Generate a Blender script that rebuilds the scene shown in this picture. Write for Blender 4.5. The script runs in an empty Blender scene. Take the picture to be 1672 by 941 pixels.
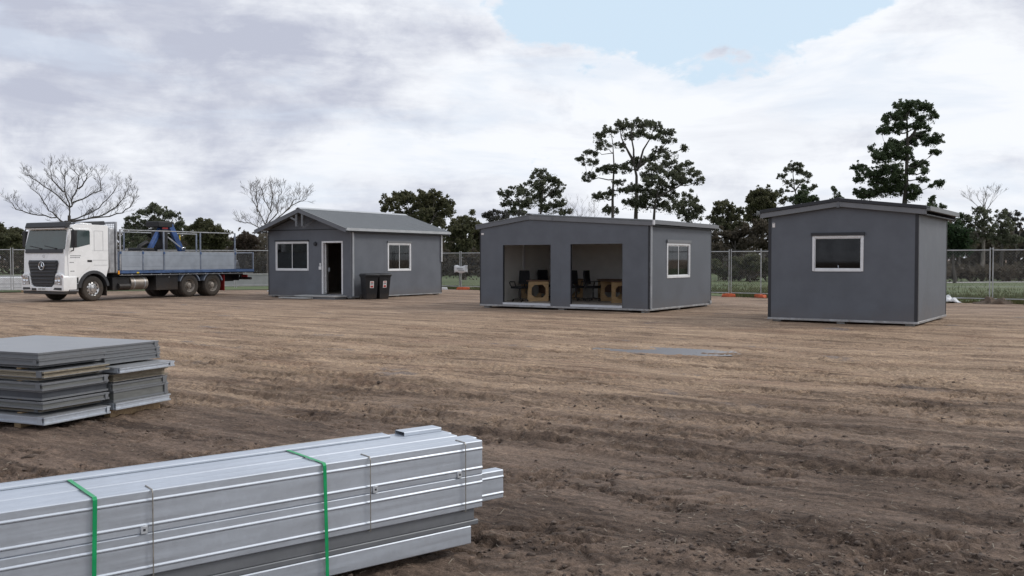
import bpy, math, random
import numpy as np
from mathutils import Vector, Matrix

random.seed(7)
RNG = np.random.default_rng(11)
R_ = math.radians
scene = bpy.context.scene
col = scene.collection

# ------------------------------------------------------------------ camera
FPX, HOR, EYE = 1555.0, 424.0, 1.65          # focal length and horizon measured on the photograph, eye height in metres
PITCH = math.atan((470.5 - HOR) / FPX)
cam_d = bpy.data.cameras.new('camera')
cam_d.sensor_width = 36.0
cam_d.lens = FPX / 1672.0 * 36.0
cam_d.clip_start = 0.05
cam_d.clip_end = 4000.0
cam = bpy.data.objects.new('camera', cam_d)
cam.location = (0, 0, EYE)
cam.rotation_euler = (math.pi / 2 - PITCH, 0, 0)
col.objects.link(cam)
scene.camera = cam

# ------------------------------------------------------------------ exposure
scene.view_settings.view_transform = 'Standard'
scene.view_settings.look = 'None'
scene.view_settings.exposure = 0.0
scene.view_settings.gamma = 1.0
scene.view_settings.use_curve_mapping = False
scene.cycles.use_denoising = True
scene.cycles.max_bounces = 6
scene.cycles.diffuse_bounces = 3
scene.cycles.transparent_max_bounces = 12
scene.cycles.caustics_reflective = False
scene.cycles.caustics_refractive = False

# ------------------------------------------------------------------ sky: Nishita blue behind broken cloud
SUN_EL, SUN_AZ = R_(38), R_(80)               # azimuth from +Y (straight ahead) towards +X (right)
world = bpy.data.worlds.new('World')
scene.world = world
world.use_nodes = True


class NT:
    """small helper for writing node trees"""
    def __init__(s, tree):
        s.t = tree; s.n = tree.nodes; s.l = tree.links
    def node(s, typ, **kw):
        n = s.n.new(typ)
        for k, v in kw.items():
            setattr(n, k, v)
        return n
    def link(s, a, b):
        s.l.new(a, b)
    def put(s, sock, v):
        if hasattr(v, 'is_output') or isinstance(v, bpy.types.NodeSocket):
            s.l.new(v, sock)
        else:
            sock.default_value = v
    def math(s, op, a, b=0.0, c=0.0, clamp=False):
        n = s.node('ShaderNodeMath', operation=op, use_clamp=clamp)
        s.put(n.inputs[0], a); s.put(n.inputs[1], b); s.put(n.inputs[2], c)
        return n.outputs[0]
    def mix(s, f, a, b, mode='MIX'):
        n = s.node('ShaderNodeMix', data_type='RGBA', blend_type=mode)
        s.put(n.inputs[0], f)
        s.put(n.inputs[6], a if not isinstance(a, tuple) else (*a[:3], 1))
        s.put(n.inputs[7], b if not isinstance(b, tuple) else (*b[:3], 1))
        return n.outputs[2]
    def noise(s, vec, scale, detail=4, rough=0.55, dist=0.0, lac=2.0):
        n = s.node('ShaderNodeTexNoise')
        if vec is not None:
            s.put(n.inputs['Vector'], vec)
        n.inputs['Scale'].default_value = scale
        n.inputs['Detail'].default_value = detail
        n.inputs['Roughness'].default_value = rough
        n.inputs['Lacunarity'].default_value = lac
        n.inputs['Distortion'].default_value = dist
        return n.outputs['Fac']
    def smooth(s, x, lo, hi, a=0.0, b=1.0):
        n = s.node('ShaderNodeMapRange', interpolation_type='SMOOTHSTEP')
        s.put(n.inputs[0], x)
        n.inputs[1].default_value = lo; n.inputs[2].default_value = hi
        n.inputs[3].default_value = a; n.inputs[4].default_value = b
        return n.outputs[0]
    def mapping(s, vec, loc=(0, 0, 0), rot=(0, 0, 0), scale=(1, 1, 1)):
        n = s.node('ShaderNodeMapping')
        s.put(n.inputs[0], vec)
        n.inputs[1].default_value = loc; n.inputs[2].default_value = rot; n.inputs[3].default_value = scale
        return n.outputs[0]


def build_world():
    w = NT(world.node_tree)
    w.n.clear()
    out = w.node('ShaderNodeOutputWorld')
    bg = w.node('ShaderNodeBackground')
    bg.inputs['Strength'].default_value = 0.1
    sky = w.node('ShaderNodeTexSky', sky_type='NISHITA')
    sky.sun_disc = False
    sky.sun_elevation = SUN_EL
    sky.sun_rotation = SUN_AZ
    sky.air_density = 1.0; sky.dust_density = 2.0; sky.ozone_density = 1.0
    tc = w.node('ShaderNodeTexCoord')
    sep = w.node('ShaderNodeSeparateXYZ')
    w.link(tc.outputs['Generated'], sep.inputs[0])
    x, y, z = sep.outputs
    az = w.math('ARCTAN2', x, y)
    el = w.math('ARCSINE', z)
    # cloud layer coordinates: where the view ray meets a sheet above the ground
    zz = w.math('ADD', w.math('MAXIMUM', z, 0.0), 0.16)
    cx = w.math('DIVIDE', x, zz); cy = w.math('DIVIDE', y, zz)
    cv = w.node('ShaderNodeCombineXYZ')
    w.link(cx, cv.inputs[0]); w.link(cy, cv.inputs[1])
    sheet = cv.outputs[0]
    dirv = tc.outputs['Generated']
    big = w.noise(w.mapping(sheet, loc=(3.1, 1.7, 0), scale=(0.55, 0.8, 1)), 1.0, 5, 0.55, 0.3)
    mid = w.noise(w.mapping(sheet, loc=(7.3, 2.2, 0), scale=(1.3, 2.0, 1)), 1.0, 6, 0.6, 0.2)
    puff = w.noise(w.mapping(dirv, loc=(0.3, 0, 0.1), scale=(9, 9, 15)), 1.0, 6, 0.6, 0.25)
    fine = w.noise(w.mapping(dirv, scale=(22, 22, 40)), 1.0, 5, 0.6)
    # openings in the cloud, by compass direction and height
    def lobe(px, py, rx, ry, amp=1.0):
        a0 = math.atan((px - 836) / FPX); e0 = math.atan((HOR - py) / FPX * math.cos(a0))
        da = w.math('DIVIDE', w.math('SUBTRACT', az, a0), rx / FPX)
        de = w.math('DIVIDE', w.math('SUBTRACT', el, e0), ry / FPX)
        q = w.math('ADD', w.math('MULTIPLY', da, da), w.math('MULTIPLY', de, de))
        return w.math('MULTIPLY', w.math('EXPONENT', w.math('MULTIPLY', q, -1.0)), amp)
    hole = lobe(1050, 20, 190, 75, 1.1)
    for L in ((1260, 60, 130, 66, .95), (1020, -130, 260, 120, 1.2), (1610, 5, 80, 30, 1.05), (1190, 120, 110, 22, .5),
              (880, 35, 60, 45, .5), (1330, -120, 260, 90, 1.0), (1400, 5, 90, 40, .7)):
        hole = w.math('ADD', hole, lobe(*L))
    for L in ((1470, 70, 130, 55, .9), (1250, 95, 70, 20, .35), (1545, 25, 50, 40, .5)):
        hole = w.math('SUBTRACT', hole, lobe(*L))
    hn = w.math('ADD', hole, w.math('MULTIPLY', w.math('SUBTRACT', puff, 0.5), 2.3))
    hn = w.math('ADD', hn, w.math('MULTIPLY', w.math('SUBTRACT', fine, 0.5), 1.0))
    blue = w.smooth(hn, 0.46, 0.74)
    # general broken cover elsewhere in the sky
    away = w.smooth(y, -0.25, 0.35, 1.0, 0.0)
    gap = w.math('MULTIPLY', w.smooth(big, 0.58, 0.68), away)
    blue = w.math('MAXIMUM', blue, gap)
    # cloud colour: lavender grey bases, white sunlit tops; brighter towards the sun's side
    east = w.smooth(az, -0.45, 0.22)
    shade = w.math('ADD', w.math('MULTIPLY', big, 0.62), w.math('MULTIPLY', mid, 0.38))
    shade = w.math('ADD', shade, w.math('MULTIPLY', w.math('SUBTRACT', puff, 0.5), 0.85))
    shade = w.math('ADD', shade, w.math('MULTIPLY', w.math('SUBTRACT', fine, 0.5), 0.14))
    shade = w.math('ADD', shade, w.math('MULTIPLY', w.math('SUBTRACT', east, 0.5), 0.20))
    shade = w.math('SUBTRACT', shade, lobe(520, 165, 150, 45, .10))
    shade = w.math('SUBTRACT', shade, lobe(120, 60, 260, 60, .05))
    shade = w.math('SUBTRACT', shade, lobe(40, 185, 160, 40, .06))
    shade = w.math('ADD', shade, lobe(320, 145, 110, 18, .06))
    shade = w.math('ADD', shade, lobe(760, 120, 130, 70, .10))
    t = w.smooth(shade, 0.20, 0.66)
    cloud = w.mix(t, (4.9, 5.25, 6.5), (9.0, 9.3, 9.9))
    wisp = w.noise(w.mapping(dirv, loc=(1.3, 0.4, 0.2), scale=(5, 5, 26)), 1.0, 6, 0.62, 0.5)
    t = w.math('ADD', t, w.math('MULTIPLY', w.math('SUBTRACT', wisp, 0.5), 1.25), clamp=True)
    cloud = w.mix(t, (5.3, 5.6, 6.7), (9.5, 9.75, 10.2))
    thin = w.noise(w.mapping(dirv, loc=(4.3, 0.9, 2.2), scale=(4, 4, 17)), 1.0, 5, 0.6, 0.4)
    cloud = w.mix(w.math('MULTIPLY', w.smooth(thin, 0.5, 0.68), 0.5), cloud, (6.9, 7.8, 9.1))
    low = w.smooth(el, 0.01, 0.10, 0.35, 0.0)
    cloud = w.mix(low, cloud, (8.0, 8.35, 9.0))
    skyc = w.mix(0.88, sky.outputs[0], (7.0, 8.55, 10.0))     # thin high veil over the blue
    c = w.mix(blue, cloud, skyc)
    w.link(c, bg.inputs['Color'])
    w.link(bg.outputs[0], out.inputs[0])


build_world()

sun_d = bpy.data.lights.new('sun', 'SUN')
sun_d.energy = 1.45
sun_d.angle = R_(14)
sun_d.color = (1.0, 0.95, 0.88)
sun = bpy.data.objects.new('sun', sun_d)
sdir = Vector((math.sin(SUN_AZ) * math.cos(SUN_EL), math.cos(SUN_AZ) * math.cos(SUN_EL), math.sin(SUN_EL)))
sun.rotation_euler = sdir.to_track_quat('Z', 'Y').to_euler()
sun.location = sdir * 60
col.objects.link(sun)

# ------------------------------------------------------------------ helpers
_c, _s = math.cos(PITCH), math.sin(PITCH)


def ray(px, py):
    a = (px - 836) / FPX; b = (470.5 - py) / FPX
    return Vector((a, b * _s + _c, b * _c - _s))


def on_ground(px, py, z=0.0):
    d = ray(px, py)
    return Vector((0, 0, EYE)) + d * ((z - EYE) / d.z)


def at_depth(px, py, Y):
    d = ray(px, py)
    return Vector((0, 0, EYE)) + d * (Y / d.y)


class MB:
    """collects faces of one mesh part"""
    def __init__(s):
        s.v = []; s.f = []; s.m = []
    def add(s, verts, faces, m=0):
        o = len(s.v)
        s.v += [tuple(p) for p in verts]
        s.f += [tuple(i + o for i in f) for f in faces]
        s.m += [m] * len(faces)
        return s
    def box(s, x0, x1, y0, y1, z0, z1, m=0):
        v = [(x0, y0, z0), (x1, y0, z0), (x1, y1, z0), (x0, y1, z0), (x0, y0, z1), (x1, y0, z1), (x1, y1, z1), (x0, y1, z1)]
        return s.add(v, [(0, 3, 2, 1), (4, 5, 6, 7), (0, 1, 5, 4), (1, 2, 6, 5), (2, 3, 7, 6), (3, 0, 4, 7)], m)
    def bar(s, a, b, w, h, m=0, up=(0, 0, 1)):
        a = Vector(a); b = Vector(b); d = (b - a).normalized(); u = Vector(up)
        if abs(d.dot(u)) > 0.99:
            u = Vector((0, 1, 0))
        sd = d.cross(u).normalized(); u = sd.cross(d)
        v = []
        for p in (a, b):
            for i, j in ((-1, -1), (1, -1), (1, 1), (-1, 1)):
                v.append(p + sd * (i * w / 2) + u * (j * h / 2))
        return s.add(v, [(3, 2, 1, 0), (4, 5, 6, 7), (0, 1, 5, 4), (1, 2, 6, 5), (2, 3, 7, 6), (3, 0, 4, 7)], m)
    def tube(s, pts, rad, n=8, m=0, caps=True):
        pts = [Vector(p) for p in pts]
        if not hasattr(rad, '__len__'):
            rad = [rad] * len(pts)
        v = []; f = []; ref = None
        for i, p in enumerate(pts):
            d = (pts[min(i + 1, len(pts) - 1)] - pts[max(i - 1, 0)])
            if d.length < 1e-9:
                d = Vector((0, 0, 1))
            d.normalize()
            if ref is None:
                ref = Vector((1, 0, 0)) if abs(d.x) < 0.8 else Vector((0, 1, 0))
            ref = (ref - d * ref.dot(d)).normalized()
            sd = d.cross(ref)
            for k in range(n):
                a = 2 * math.pi * k / n
                v.append(p + (ref * math.cos(a) + sd * math.sin(a)) * rad[i])
        for i in range(len(pts) - 1):
            for k in range(n):
                k2 = (k + 1) % n
                f.append((i * n + k, i * n + k2, (i + 1) * n + k2, (i + 1) * n + k))
        if caps:
            f.append(tuple(reversed(range(n)))); f.append(tuple((len(pts) - 1) * n + k for k in range(n)))
        return s.add(v, f, m)
    def prism(s, poly, fn, t0, t1, m=0, caps=(True, True), ms=None):
        """poly: (a, b) outline, fn(a, b, t) -> xyz"""
        n = len(poly)
        v = [fn(a, b, t0) for a, b in poly] + [fn(a, b, t1) for a, b in poly]
        f = [(i, (i + 1) % n, n + (i + 1) % n, n + i) for i in range(n)]
        s.add(v, f, m if ms is None else ms)
        if caps[0]:
            s.add(v[:n], [tuple(reversed(range(n)))], m)
        if caps[1]:
            s.add(v[n:], [tuple(range(n))], m)
        return s
    def lathe(s, prof, fn, n=24, m=0, arc=(0, 2 * math.pi)):
        """prof: (r, t); fn(ca, sa, t) with ca = r cos, sa = r sin -> xyz"""
        full = abs(arc[1] - arc[0] - 2 * math.pi) < 1e-6
        k = n if full else n + 1
        v = []; f = []
        for i in range(k):
            a = arc[0] + (arc[1] - arc[0]) * i / n
            for r, t in prof:
                v.append(fn(r * math.cos(a), r * math.sin(a), t))
        q = len(prof)
        for i in range(n):
            j = (i + 1) % k
            for p in range(q - 1):
                f.append((i * q + p, j * q + p, j * q + p + 1, i * q + p + 1))
        return s.add(v, f, m)
    def build(s, name, mats, parent=None, smooth=False, bevel=0.0, segs=2, angle=35):
        me = bpy.data.meshes.new(name)
        me.from_pydata(s.v, [], s.f)
        if not isinstance(mats, (list, tuple)):
            mats = [mats]
        for m in mats:
            me.materials.append(m)
        if len(mats) > 1:
            me.polygons.foreach_set('material_index', s.m)
        me.update()
        import bmesh
        bm = bmesh.new(); bm.from_mesh(me)
        bmesh.ops.remove_doubles(bm, verts=bm.verts, dist=1e-5)
        bmesh.ops.recalc_face_normals(bm, faces=bm.faces)
        bm.to_mesh(me); bm.free()
        if smooth:
            me.polygons.foreach_set('use_smooth', [True] * len(me.polygons))
            me.set_sharp_from_angle(angle=R_(angle))
        o = bpy.data.objects.new(name, me)
        col.objects.link(o)
        if parent is not None:
            o.parent = parent
        if bevel > 0:
            b = o.modifiers.new('bevel', 'BEVEL')
            b.width = bevel; b.segments = segs; b.limit_method = 'ANGLE'; b.angle_limit = R_(30)
            b.harden_normals = False
            if not smooth:
                me.polygons.foreach_set('use_smooth', [True] * len(me.polygons))
                me.set_sharp_from_angle(angle=R_(40))
        return o


def tag(o, label=None, cat=None, group=None, kind=None):
    if label: o['label'] = label
    if cat: o['category'] = cat
    if group: o['group'] = group
    if kind: o['kind'] = kind
    return o


def thing(name, label, cat, loc=(0, 0, 0), rz=0.0, group=None):
    o = bpy.data.objects.new(name, None)
    o.empty_display_size = 0.2
    o.location = loc; o.rotation_euler = (0, 0, rz)
    col.objects.link(o)
    return tag(o, label, cat, group)


def kids(o):
    return [c for c in bpy.data.objects if c.parent == o]


def copy_tree(o, parent=None):
    c = o.copy(); col.objects.link(c)
    if parent is not None:
        c.parent = parent
    for ch in kids(o):
        copy_tree(ch, c)
    return c


def fast_mesh(name, verts, faces_n, idx, mats, parent=None, smooth=False):
    """numpy mesh: verts (n,3), every face with faces_n corners, idx flat"""
    me = bpy.data.meshes.new(name)
    nf = len(idx) // faces_n
    me.vertices.add(len(verts)); me.vertices.foreach_set('co', np.asarray(verts, dtype=np.float32).ravel())
    me.loops.add(len(idx)); me.loops.foreach_set('vertex_index', np.asarray(idx, dtype=np.int32))
    me.polygons.add(nf)
    me.polygons.foreach_set('loop_start', np.arange(0, nf * faces_n, faces_n, dtype=np.int32))
    me.polygons.foreach_set('loop_total', np.full(nf, faces_n, dtype=np.int32))
    if smooth:
        me.polygons.foreach_set('use_smooth', np.ones(nf, dtype=bool))
    for m in (mats if isinstance(mats, (list, tuple)) else [mats]):
        me.materials.append(m)
    me.update(calc_edges=True); me.validate()
    o = bpy.data.objects.new(name, me)
    col.objects.link(o)
    if parent is not None:
        o.parent = parent
    return o


# ------------------------------------------------------------------ materials
def base_mat(name):
    m = bpy.data.materials.new(name); m.use_nodes = True
    t = NT(m.node_tree)
    b = m.node_tree.nodes['Principled BSDF']
    return m, t, b


def paint(name, rgb, rough=0.5, metal=0.0, var=0.12, scale=6.0, bump=0.0, bscale=60.0, spec=0.4, dirt=None, stretch=(1, 1, 1), coat=0.0):
    """painted or plain surface with a little uneven wear"""
    m, t, b = base_mat(name)
    tc = t.node('ShaderNodeTexCoord').outputs['Object']
    n = t.noise(t.mapping(tc, scale=stretch), scale, 5, 0.6)
    k = t.smooth(n, 0.3, 0.7, 1 - var, 1 + var)
    c = t.mix(1.0, rgb, (1, 1, 1), 'MULTIPLY')
    mu = t.node('ShaderNodeVectorMath', operation='SCALE')
    mu.inputs[0].default_value = rgb
    t.link(k, mu.inputs['Scale'])
    c = mu.outputs[0]
    if dirt:
        # dirt: (rgb, amount, height) splashed up from the ground
        sx = t.node('ShaderNodeSeparateXYZ'); t.link(tc, sx.inputs[0])
        hgt = t.smooth(t.math('ADD', sx.outputs[2], t.math('MULTIPLY', t.math('SUBTRACT', n, 0.5), dirt[2])), 0.0, dirt[2], dirt[1], 0.0)
        sp = t.smooth(t.noise(tc, 14, 6, 0.7), 0.42, 0.66, 0.0, 1.0)
        f = t.math('MAXIMUM', t.math('MULTIPLY', hgt, sp), t.math('MULTIPLY', hgt, 0.45))
        c = t.mix(f, c, dirt[0])
    t.link(c, b.inputs['Base Color'])
    b.inputs['Roughness'].default_value = rough
    r = t.smooth(n, 0.25, 0.75, max(rough - 0.08, 0.02), min(rough + 0.08, 1))
    t.link(r, b.inputs['Roughness'])
    b.inputs['Metallic'].default_value = metal
    b.inputs['Specular IOR Level'].default_value = spec
    b.inputs['Coat Weight'].default_value = coat
    if bump > 0:
        bn = t.node('ShaderNodeBump'); bn.inputs['Strength'].default_value = bump; bn.inputs['Distance'].default_value = 0.01
        t.link(t.noise(t.mapping(tc, scale=stretch), bscale, 4, 0.6), bn.inputs['Height'])
        t.link(bn.outputs[0], b.inputs['Normal'])
    return m


def galv(name, rgb=(0.62, 0.65, 0.69), rough=0.42, spangle=35.0, metal=0.85):
    """galvanised steel: spangle, streaks and dull white bloom"""
    m, t, b = base_mat(name)
    tc = t.node('ShaderNodeTexCoord').outputs['Object']
    vo = t.node('ShaderNodeTexVoronoi'); vo.inputs['Scale'].default_value = spangle
    t.link(tc, vo.inputs['Vector'])
    sp = t.node('ShaderNodeSeparateColor'); t.link(vo.outputs['Color'], sp.inputs[0])
    streak = t.noise(t.mapping(tc, scale=(0.6, 14, 14)), 2.0, 5, 0.6)
    bloom = t.noise(tc, 3.2, 5, 0.6)
    k = t.math('ADD', t.math('MULTIPLY', sp.outputs[0], 0.06), t.math('MULTIPLY', streak, 0.22))
    k = t.math('ADD', k, t.math('MULTIPLY', bloom, 0.2))
    k = t.math('ADD', k, 0.76)
    mu = t.node('ShaderNodeVectorMath', operation='SCALE'); mu.inputs[0].default_value = rgb
    t.link(k, mu.inputs['Scale'])
    dirty = t.smooth(t.noise(tc, 9, 7, 0.7), 0.6, 0.78, 0, 0.35)
    c = t.mix(dirty, mu.outputs[0], (0.36, 0.33, 0.3))
    t.link(c, b.inputs['Base Color'])
    b.inputs['Metallic'].default_value = metal
    t.link(t.smooth(streak, 0.3, 0.7, rough - 0.08, rough + 0.1), b.inputs['Roughness'])
    bn = t.node('ShaderNodeBump'); bn.inputs['Strength'].default_value = 0.05; bn.inputs['Distance'].default_value = 0.01
    t.link(t.noise(t.mapping(tc, scale=(1, 3, 3)), 5.0, 2, 0.5), bn.inputs['Height'])
    t.link(bn.outputs[0], b.inputs['Normal'])
    return m


def glass(name, tint=(0.42, 0.46, 0.46), refl=0.9):
    m, t, b = base_mat(name)
    t.n.remove(b)
    out = [n for n in t.n if n.type == 'OUTPUT_MATERIAL'][0]
    tr = t.node('ShaderNodeBsdfTransparent'); tr.inputs[0].default_value = (*tint, 1)
    gl = t.node('ShaderNodeBsdfGlossy'); gl.inputs['Roughness'].default_value = 0.03
    gl.inputs['Color'].default_value = (refl, refl, refl, 1)
    fr = t.node('ShaderNodeFresnel'); fr.inputs[0].default_value = 1.52
    mx = t.node('ShaderNodeMixShader')
    tc = t.node('ShaderNodeTexCoord').outputs['Object']
    smear = t.smooth(t.noise(tc, 3, 5, 0.6), 0.3, 0.8, 0.75, 1.15)
    t.link(t.math('MULTIPLY', fr.outputs[0], smear, clamp=True), mx.inputs[0])
    t.link(tr.outputs[0], mx.inputs[1]); t.link(gl.outputs[0], mx.inputs[2])
    t.link(mx.outputs[0], out.inputs[0])
    return m


def wood_mat(name, rgb=(0.42, 0.30, 0.17), dark=(0.25, 0.16, 0.09), rough=0.65, axis=(2, 18, 18)):
    m, t, b = base_mat(name)
    tc = t.node('ShaderNodeTexCoord').outputs['Object']
    n = t.noise(t.mapping(tc, scale=axis), 2.0, 6, 0.6, 0.6)
    t.link(t.mix(t.smooth(n, 0.35, 0.7), rgb, dark), b.inputs['Base Color'])
    b.inputs['Roughness'].default_value = rough
    return m


def leaf_mat(name, a, bcol, c=None):
    """leaves: every leaf its own tint, patches of fresher and older growth"""
    m, t, b = base_mat(name)
    geo = t.node('ShaderNodeNewGeometry')
    tc = t.node('ShaderNodeTexCoord').outputs['Object']
    patch = t.smooth(t.noise(tc, 0.55, 3, 0.5), 0.35, 0.65)
    base = t.mix(patch, a, bcol)
    rnd = geo.outputs['Random Per Island']
    base = t.mix(t.math('MULTIPLY', rnd, 0.6), base, c or tuple(q * 1.7 for q in bcol))
    t.link(base, b.inputs['Base Color'])
    b.inputs['Roughness'].default_value = 0.55
    b.inputs['Specular IOR Level'].default_value = 0.25
    # thin leaves let some daylight through
    tl = t.node('ShaderNodeBsdfTranslucent'); t.link(base, tl.inputs[0])
    mx = t.node('ShaderNodeMixShader'); mx.inputs[0].default_value = 0.45
    t.link(b.outputs[0], mx.inputs[1]); t.link(tl.outputs[0], mx.inputs[2])
    t.link(mx.outputs[0], [n for n in t.n if n.type == 'OUTPUT_MATERIAL'][0].inputs[0])
    return m


def bark_mat(name, a, bcol, scale=4.0):
    m, t, b = base_mat(name)
    tc = t.node('ShaderNodeTexCoord').outputs['Object']
    n = t.noise(t.mapping(tc, scale=(3, 3, 0.7)), scale, 6, 0.65)
    t.link(t.mix(t.smooth(n, 0.35, 0.65), a, bcol), b.inputs['Base Color'])
    b.inputs['Roughness'].default_value = 0.85
    return m


M = {}
MUD = (0.17, 0.125, 0.09)
M['wall'] = paint('charcoal_wall_cladding', (0.126, 0.137, 0.159), 0.5, 0, 0.09, 1.3, 0.25, 55, 0.3, dirt=(MUD, 0.35, 0.55))
M['wall_dark'] = paint('dark_grey_wall_cladding', (0.116, 0.127, 0.148), 0.5, 0, 0.09, 1.3, 0.25, 55, 0.3, dirt=(MUD, 0.35, 0.55))
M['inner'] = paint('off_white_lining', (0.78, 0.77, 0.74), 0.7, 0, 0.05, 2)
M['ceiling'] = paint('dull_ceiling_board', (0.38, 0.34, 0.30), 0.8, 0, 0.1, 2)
M['floor'] = paint('worn_vinyl_floor', (0.46, 0.41, 0.36), 0.5, 0, 0.18, 3)
M['roof'] = paint('grey_roof_sheeting', (0.165, 0.176, 0.185), 0.5, 0.1, 0.1, 1.2, stretch=(1, 6, 1))
M['roof_dark'] = paint('charcoal_roof_sheeting', (0.06, 0.064, 0.072), 0.5, 0.1, 0.12, 1.5)
M['fascia'] = paint('grey_barge_board', (0.135, 0.143, 0.16), 0.45, 0, 0.08, 2)
M['fascia_mid'] = paint('mid_grey_barge_board', (0.165, 0.172, 0.186), 0.45, 0, 0.08, 2)
M['trim_black'] = paint('black_trim', (0.028, 0.03, 0.036), 0.45, 0, 0.15, 3)
M['white_frame'] = paint('white_aluminium_frame', (0.72, 0.73, 0.75), 0.4, 0, 0.05, 4)
M['gutter'] = paint('pale_grey_gutter', (0.42, 0.44, 0.46), 0.4, 0.1, 0.08, 3)
M['glass'] = glass('window_glass', (0.24, 0.26, 0.26))
M['inner_dark'] = paint('dull_brown_lining', (0.30, 0.245, 0.22), 0.7, 0, 0.1, 2)
M['inner_red'] = paint('reddish_brown_lining', (0.075, 0.042, 0.036), 0.7, 0, 0.2, 2)
M['galv'] = galv('galvanised_steel', (0.55, 0.595, 0.66), 0.48, 35, 0.66)
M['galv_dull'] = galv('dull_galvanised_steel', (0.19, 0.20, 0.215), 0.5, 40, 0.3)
M['galv_bright'] = galv('bright_galvanised_steel', (0.60, 0.63, 0.67), 0.4, 35, 0.5)
M['base_steel'] = paint('pale_steel_base_channel', (0.42, 0.44, 0.46), 0.4, 0.4, 0.15, 5, dirt=(MUD, 0.7, 0.25))
M['concrete'] = paint('pale_concrete', (0.40, 0.40, 0.39), 0.85, 0, 0.15, 3, 0.3, 40)
M['timber'] = wood_mat('weathered_timber')
M['ply'] = wood_mat('pine_plywood', (0.52, 0.35, 0.18), (0.38, 0.24, 0.11), 0.5)
M['desk_top'] = wood_mat('brown_desk_laminate', (0.16, 0.085, 0.05), (0.10, 0.05, 0.03), 0.4)
M['black_plastic'] = paint('black_plastic', (0.018, 0.019, 0.021), 0.45, 0, 0.2, 5, dirt=(MUD, 0.4, 0.4))
M['black_fabric'] = paint('black_upholstery', (0.016, 0.017, 0.02), 0.85, 0, 0.2, 8)
M['bin'] = paint('dark_bin_plastic', (0.018, 0.019, 0.022), 0.45, 0, 0.15, 5, dirt=(MUD, 0.3, 0.3))
M['sticker_white'] = paint('white_sticker', (0.75, 0.73, 0.72), 0.5, 0, 0.05, 20)
M['sticker_red'] = paint('red_sticker_print', (0.45, 0.06, 0.05), 0.5, 0, 0.05, 20)
M['sticker_grey'] = paint('grey_sticker_print', (0.25, 0.26, 0.28), 0.5, 0, 0.05, 20)
M['orange'] = paint('orange_plastic_block', (0.62, 0.13, 0.05), 0.6, 0, 0.25, 6, dirt=(MUD, 0.6, 0.15))
M['white_sheet'] = paint('white_plastic_sheet', (0.72, 0.74, 0.76), 0.45, 0, 0.1, 4)
M['green_strap'] = paint('green_strapping', (0.012, 0.34, 0.12), 0.38, 0, 0.12, 8)
M['wire'] = paint('rusty_grey_tie_wire', (0.32, 0.30, 0.27), 0.5, 0.6, 0.2, 30)
M['fence_steel'] = paint('weathered_fence_steel', (0.42, 0.43, 0.44), 0.45, 0.5, 0.15, 4)
M['fence_mesh'] = paint('fence_wire', (0.30, 0.31, 0.32), 0.5, 0.5, 0.15, 4)

# ------------------------------------------------------------------ ground
def _hash(ix, iy, seed):
    h = (ix.astype(np.int64) * 374761393 + iy.astype(np.int64) * 668265263 + seed * 974711) & 0xffffffff
    h = ((h ^ (h >> 13)) * 1274126177) & 0xffffffff
    return ((h ^ (h >> 16)) & 0xffff) / 65535.0


def vnoise(x, y, seed=0):
    ix = np.floor(x); iy = np.floor(y); fx = x - ix; fy = y - iy
    fx = fx * fx * fx * (fx * (fx * 6 - 15) + 10); fy = fy * fy * fy * (fy * (fy * 6 - 15) + 10)
    ix = ix.astype(np.int64); iy = iy.astype(np.int64)
    a = _hash(ix, iy, seed); b = _hash(ix + 1, iy, seed); c = _hash(ix, iy + 1, seed); d = _hash(ix + 1, iy + 1, seed)
    return (a + (b - a) * fx) * (1 - fy) + (c + (d - c) * fx) * fy


def fbm(x, y, oct=4, seed=0, gain=0.5):
    s = 0; a = 1; n = 0
    for o in range(oct):
        ang = 0.6 * o
        s = s + a * (vnoise(x * 2 ** o * math.cos(ang) + y * 2 ** o * math.sin(ang) + 17.3 * o, -x * 2 ** o * math.sin(ang) + y * 2 ** o * math.cos(ang) + 9.1 * o, seed + o) - 0.5)
        n += a; a *= gain
    return s / n * 2      # about -1 .. 1


def sstep(x, a, b):
    t = np.clip((x - a) / (b - a), 0, 1)
    return t * t * (3 - 2 * t)


DIR = (0.82, -0.572)          # the way the machines drove
# wheel tracks: (point on the track, heading degrees, curvature, half width, tread depth, press)
TRACKS = [((-2.2, 13.6), -36.5, 0.004, 0.24, 0.030, 0.018), ((1.5, 13.2), -38, -0.006, 0.22, 0.022, 0.02),
          ((3.0, 9.2), -30, 0.01, 0.22, 0.02, 0.03), ((2.2, 7.6), -26, 0.012, 0.2, 0.012, 0.035), ((0.0, 17.5), -33, 0.002, 0.25, 0.012, 0.015),
          ((-3.5, 19.5), -31, 0.004, 0.25, 0.01, 0.015), ((5.0, 15.5), -33, -0.003, 0.22, 0.012, 0.015), ((6.5, 12.0), -37, -0.01, 0.22, 0.014, 0.02),
          ((-1.0, 26.0), -20, 0.03, 0.2, 0.0, 0.012), ((-3.0, 29.0), -12, 0.05, 0.2, 0.0, 0.012), ((-8, 24.0), -28, 0.01, 0.25, 0.0, 0.015),
          ((-11, 30.0), -20, 0.01, 0.25, 0.0, 0.015), ((4.0, 21.0), -25, 0.012, 0.22, 0.0, 0.012), ((-6.0, 15.5), -30, 0.0, 0.22, 0.012, 0.015),
          ((-3.2, 12.2), -34, 0.003, 0.2, 0.012, 0.018), ((0.8, 8.8), -35, 0.0, 0.2, 0.012, 0.022), ((9.0, 19.0), -30, 0.0, 0.25, 0.0, 0.012)]


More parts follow.
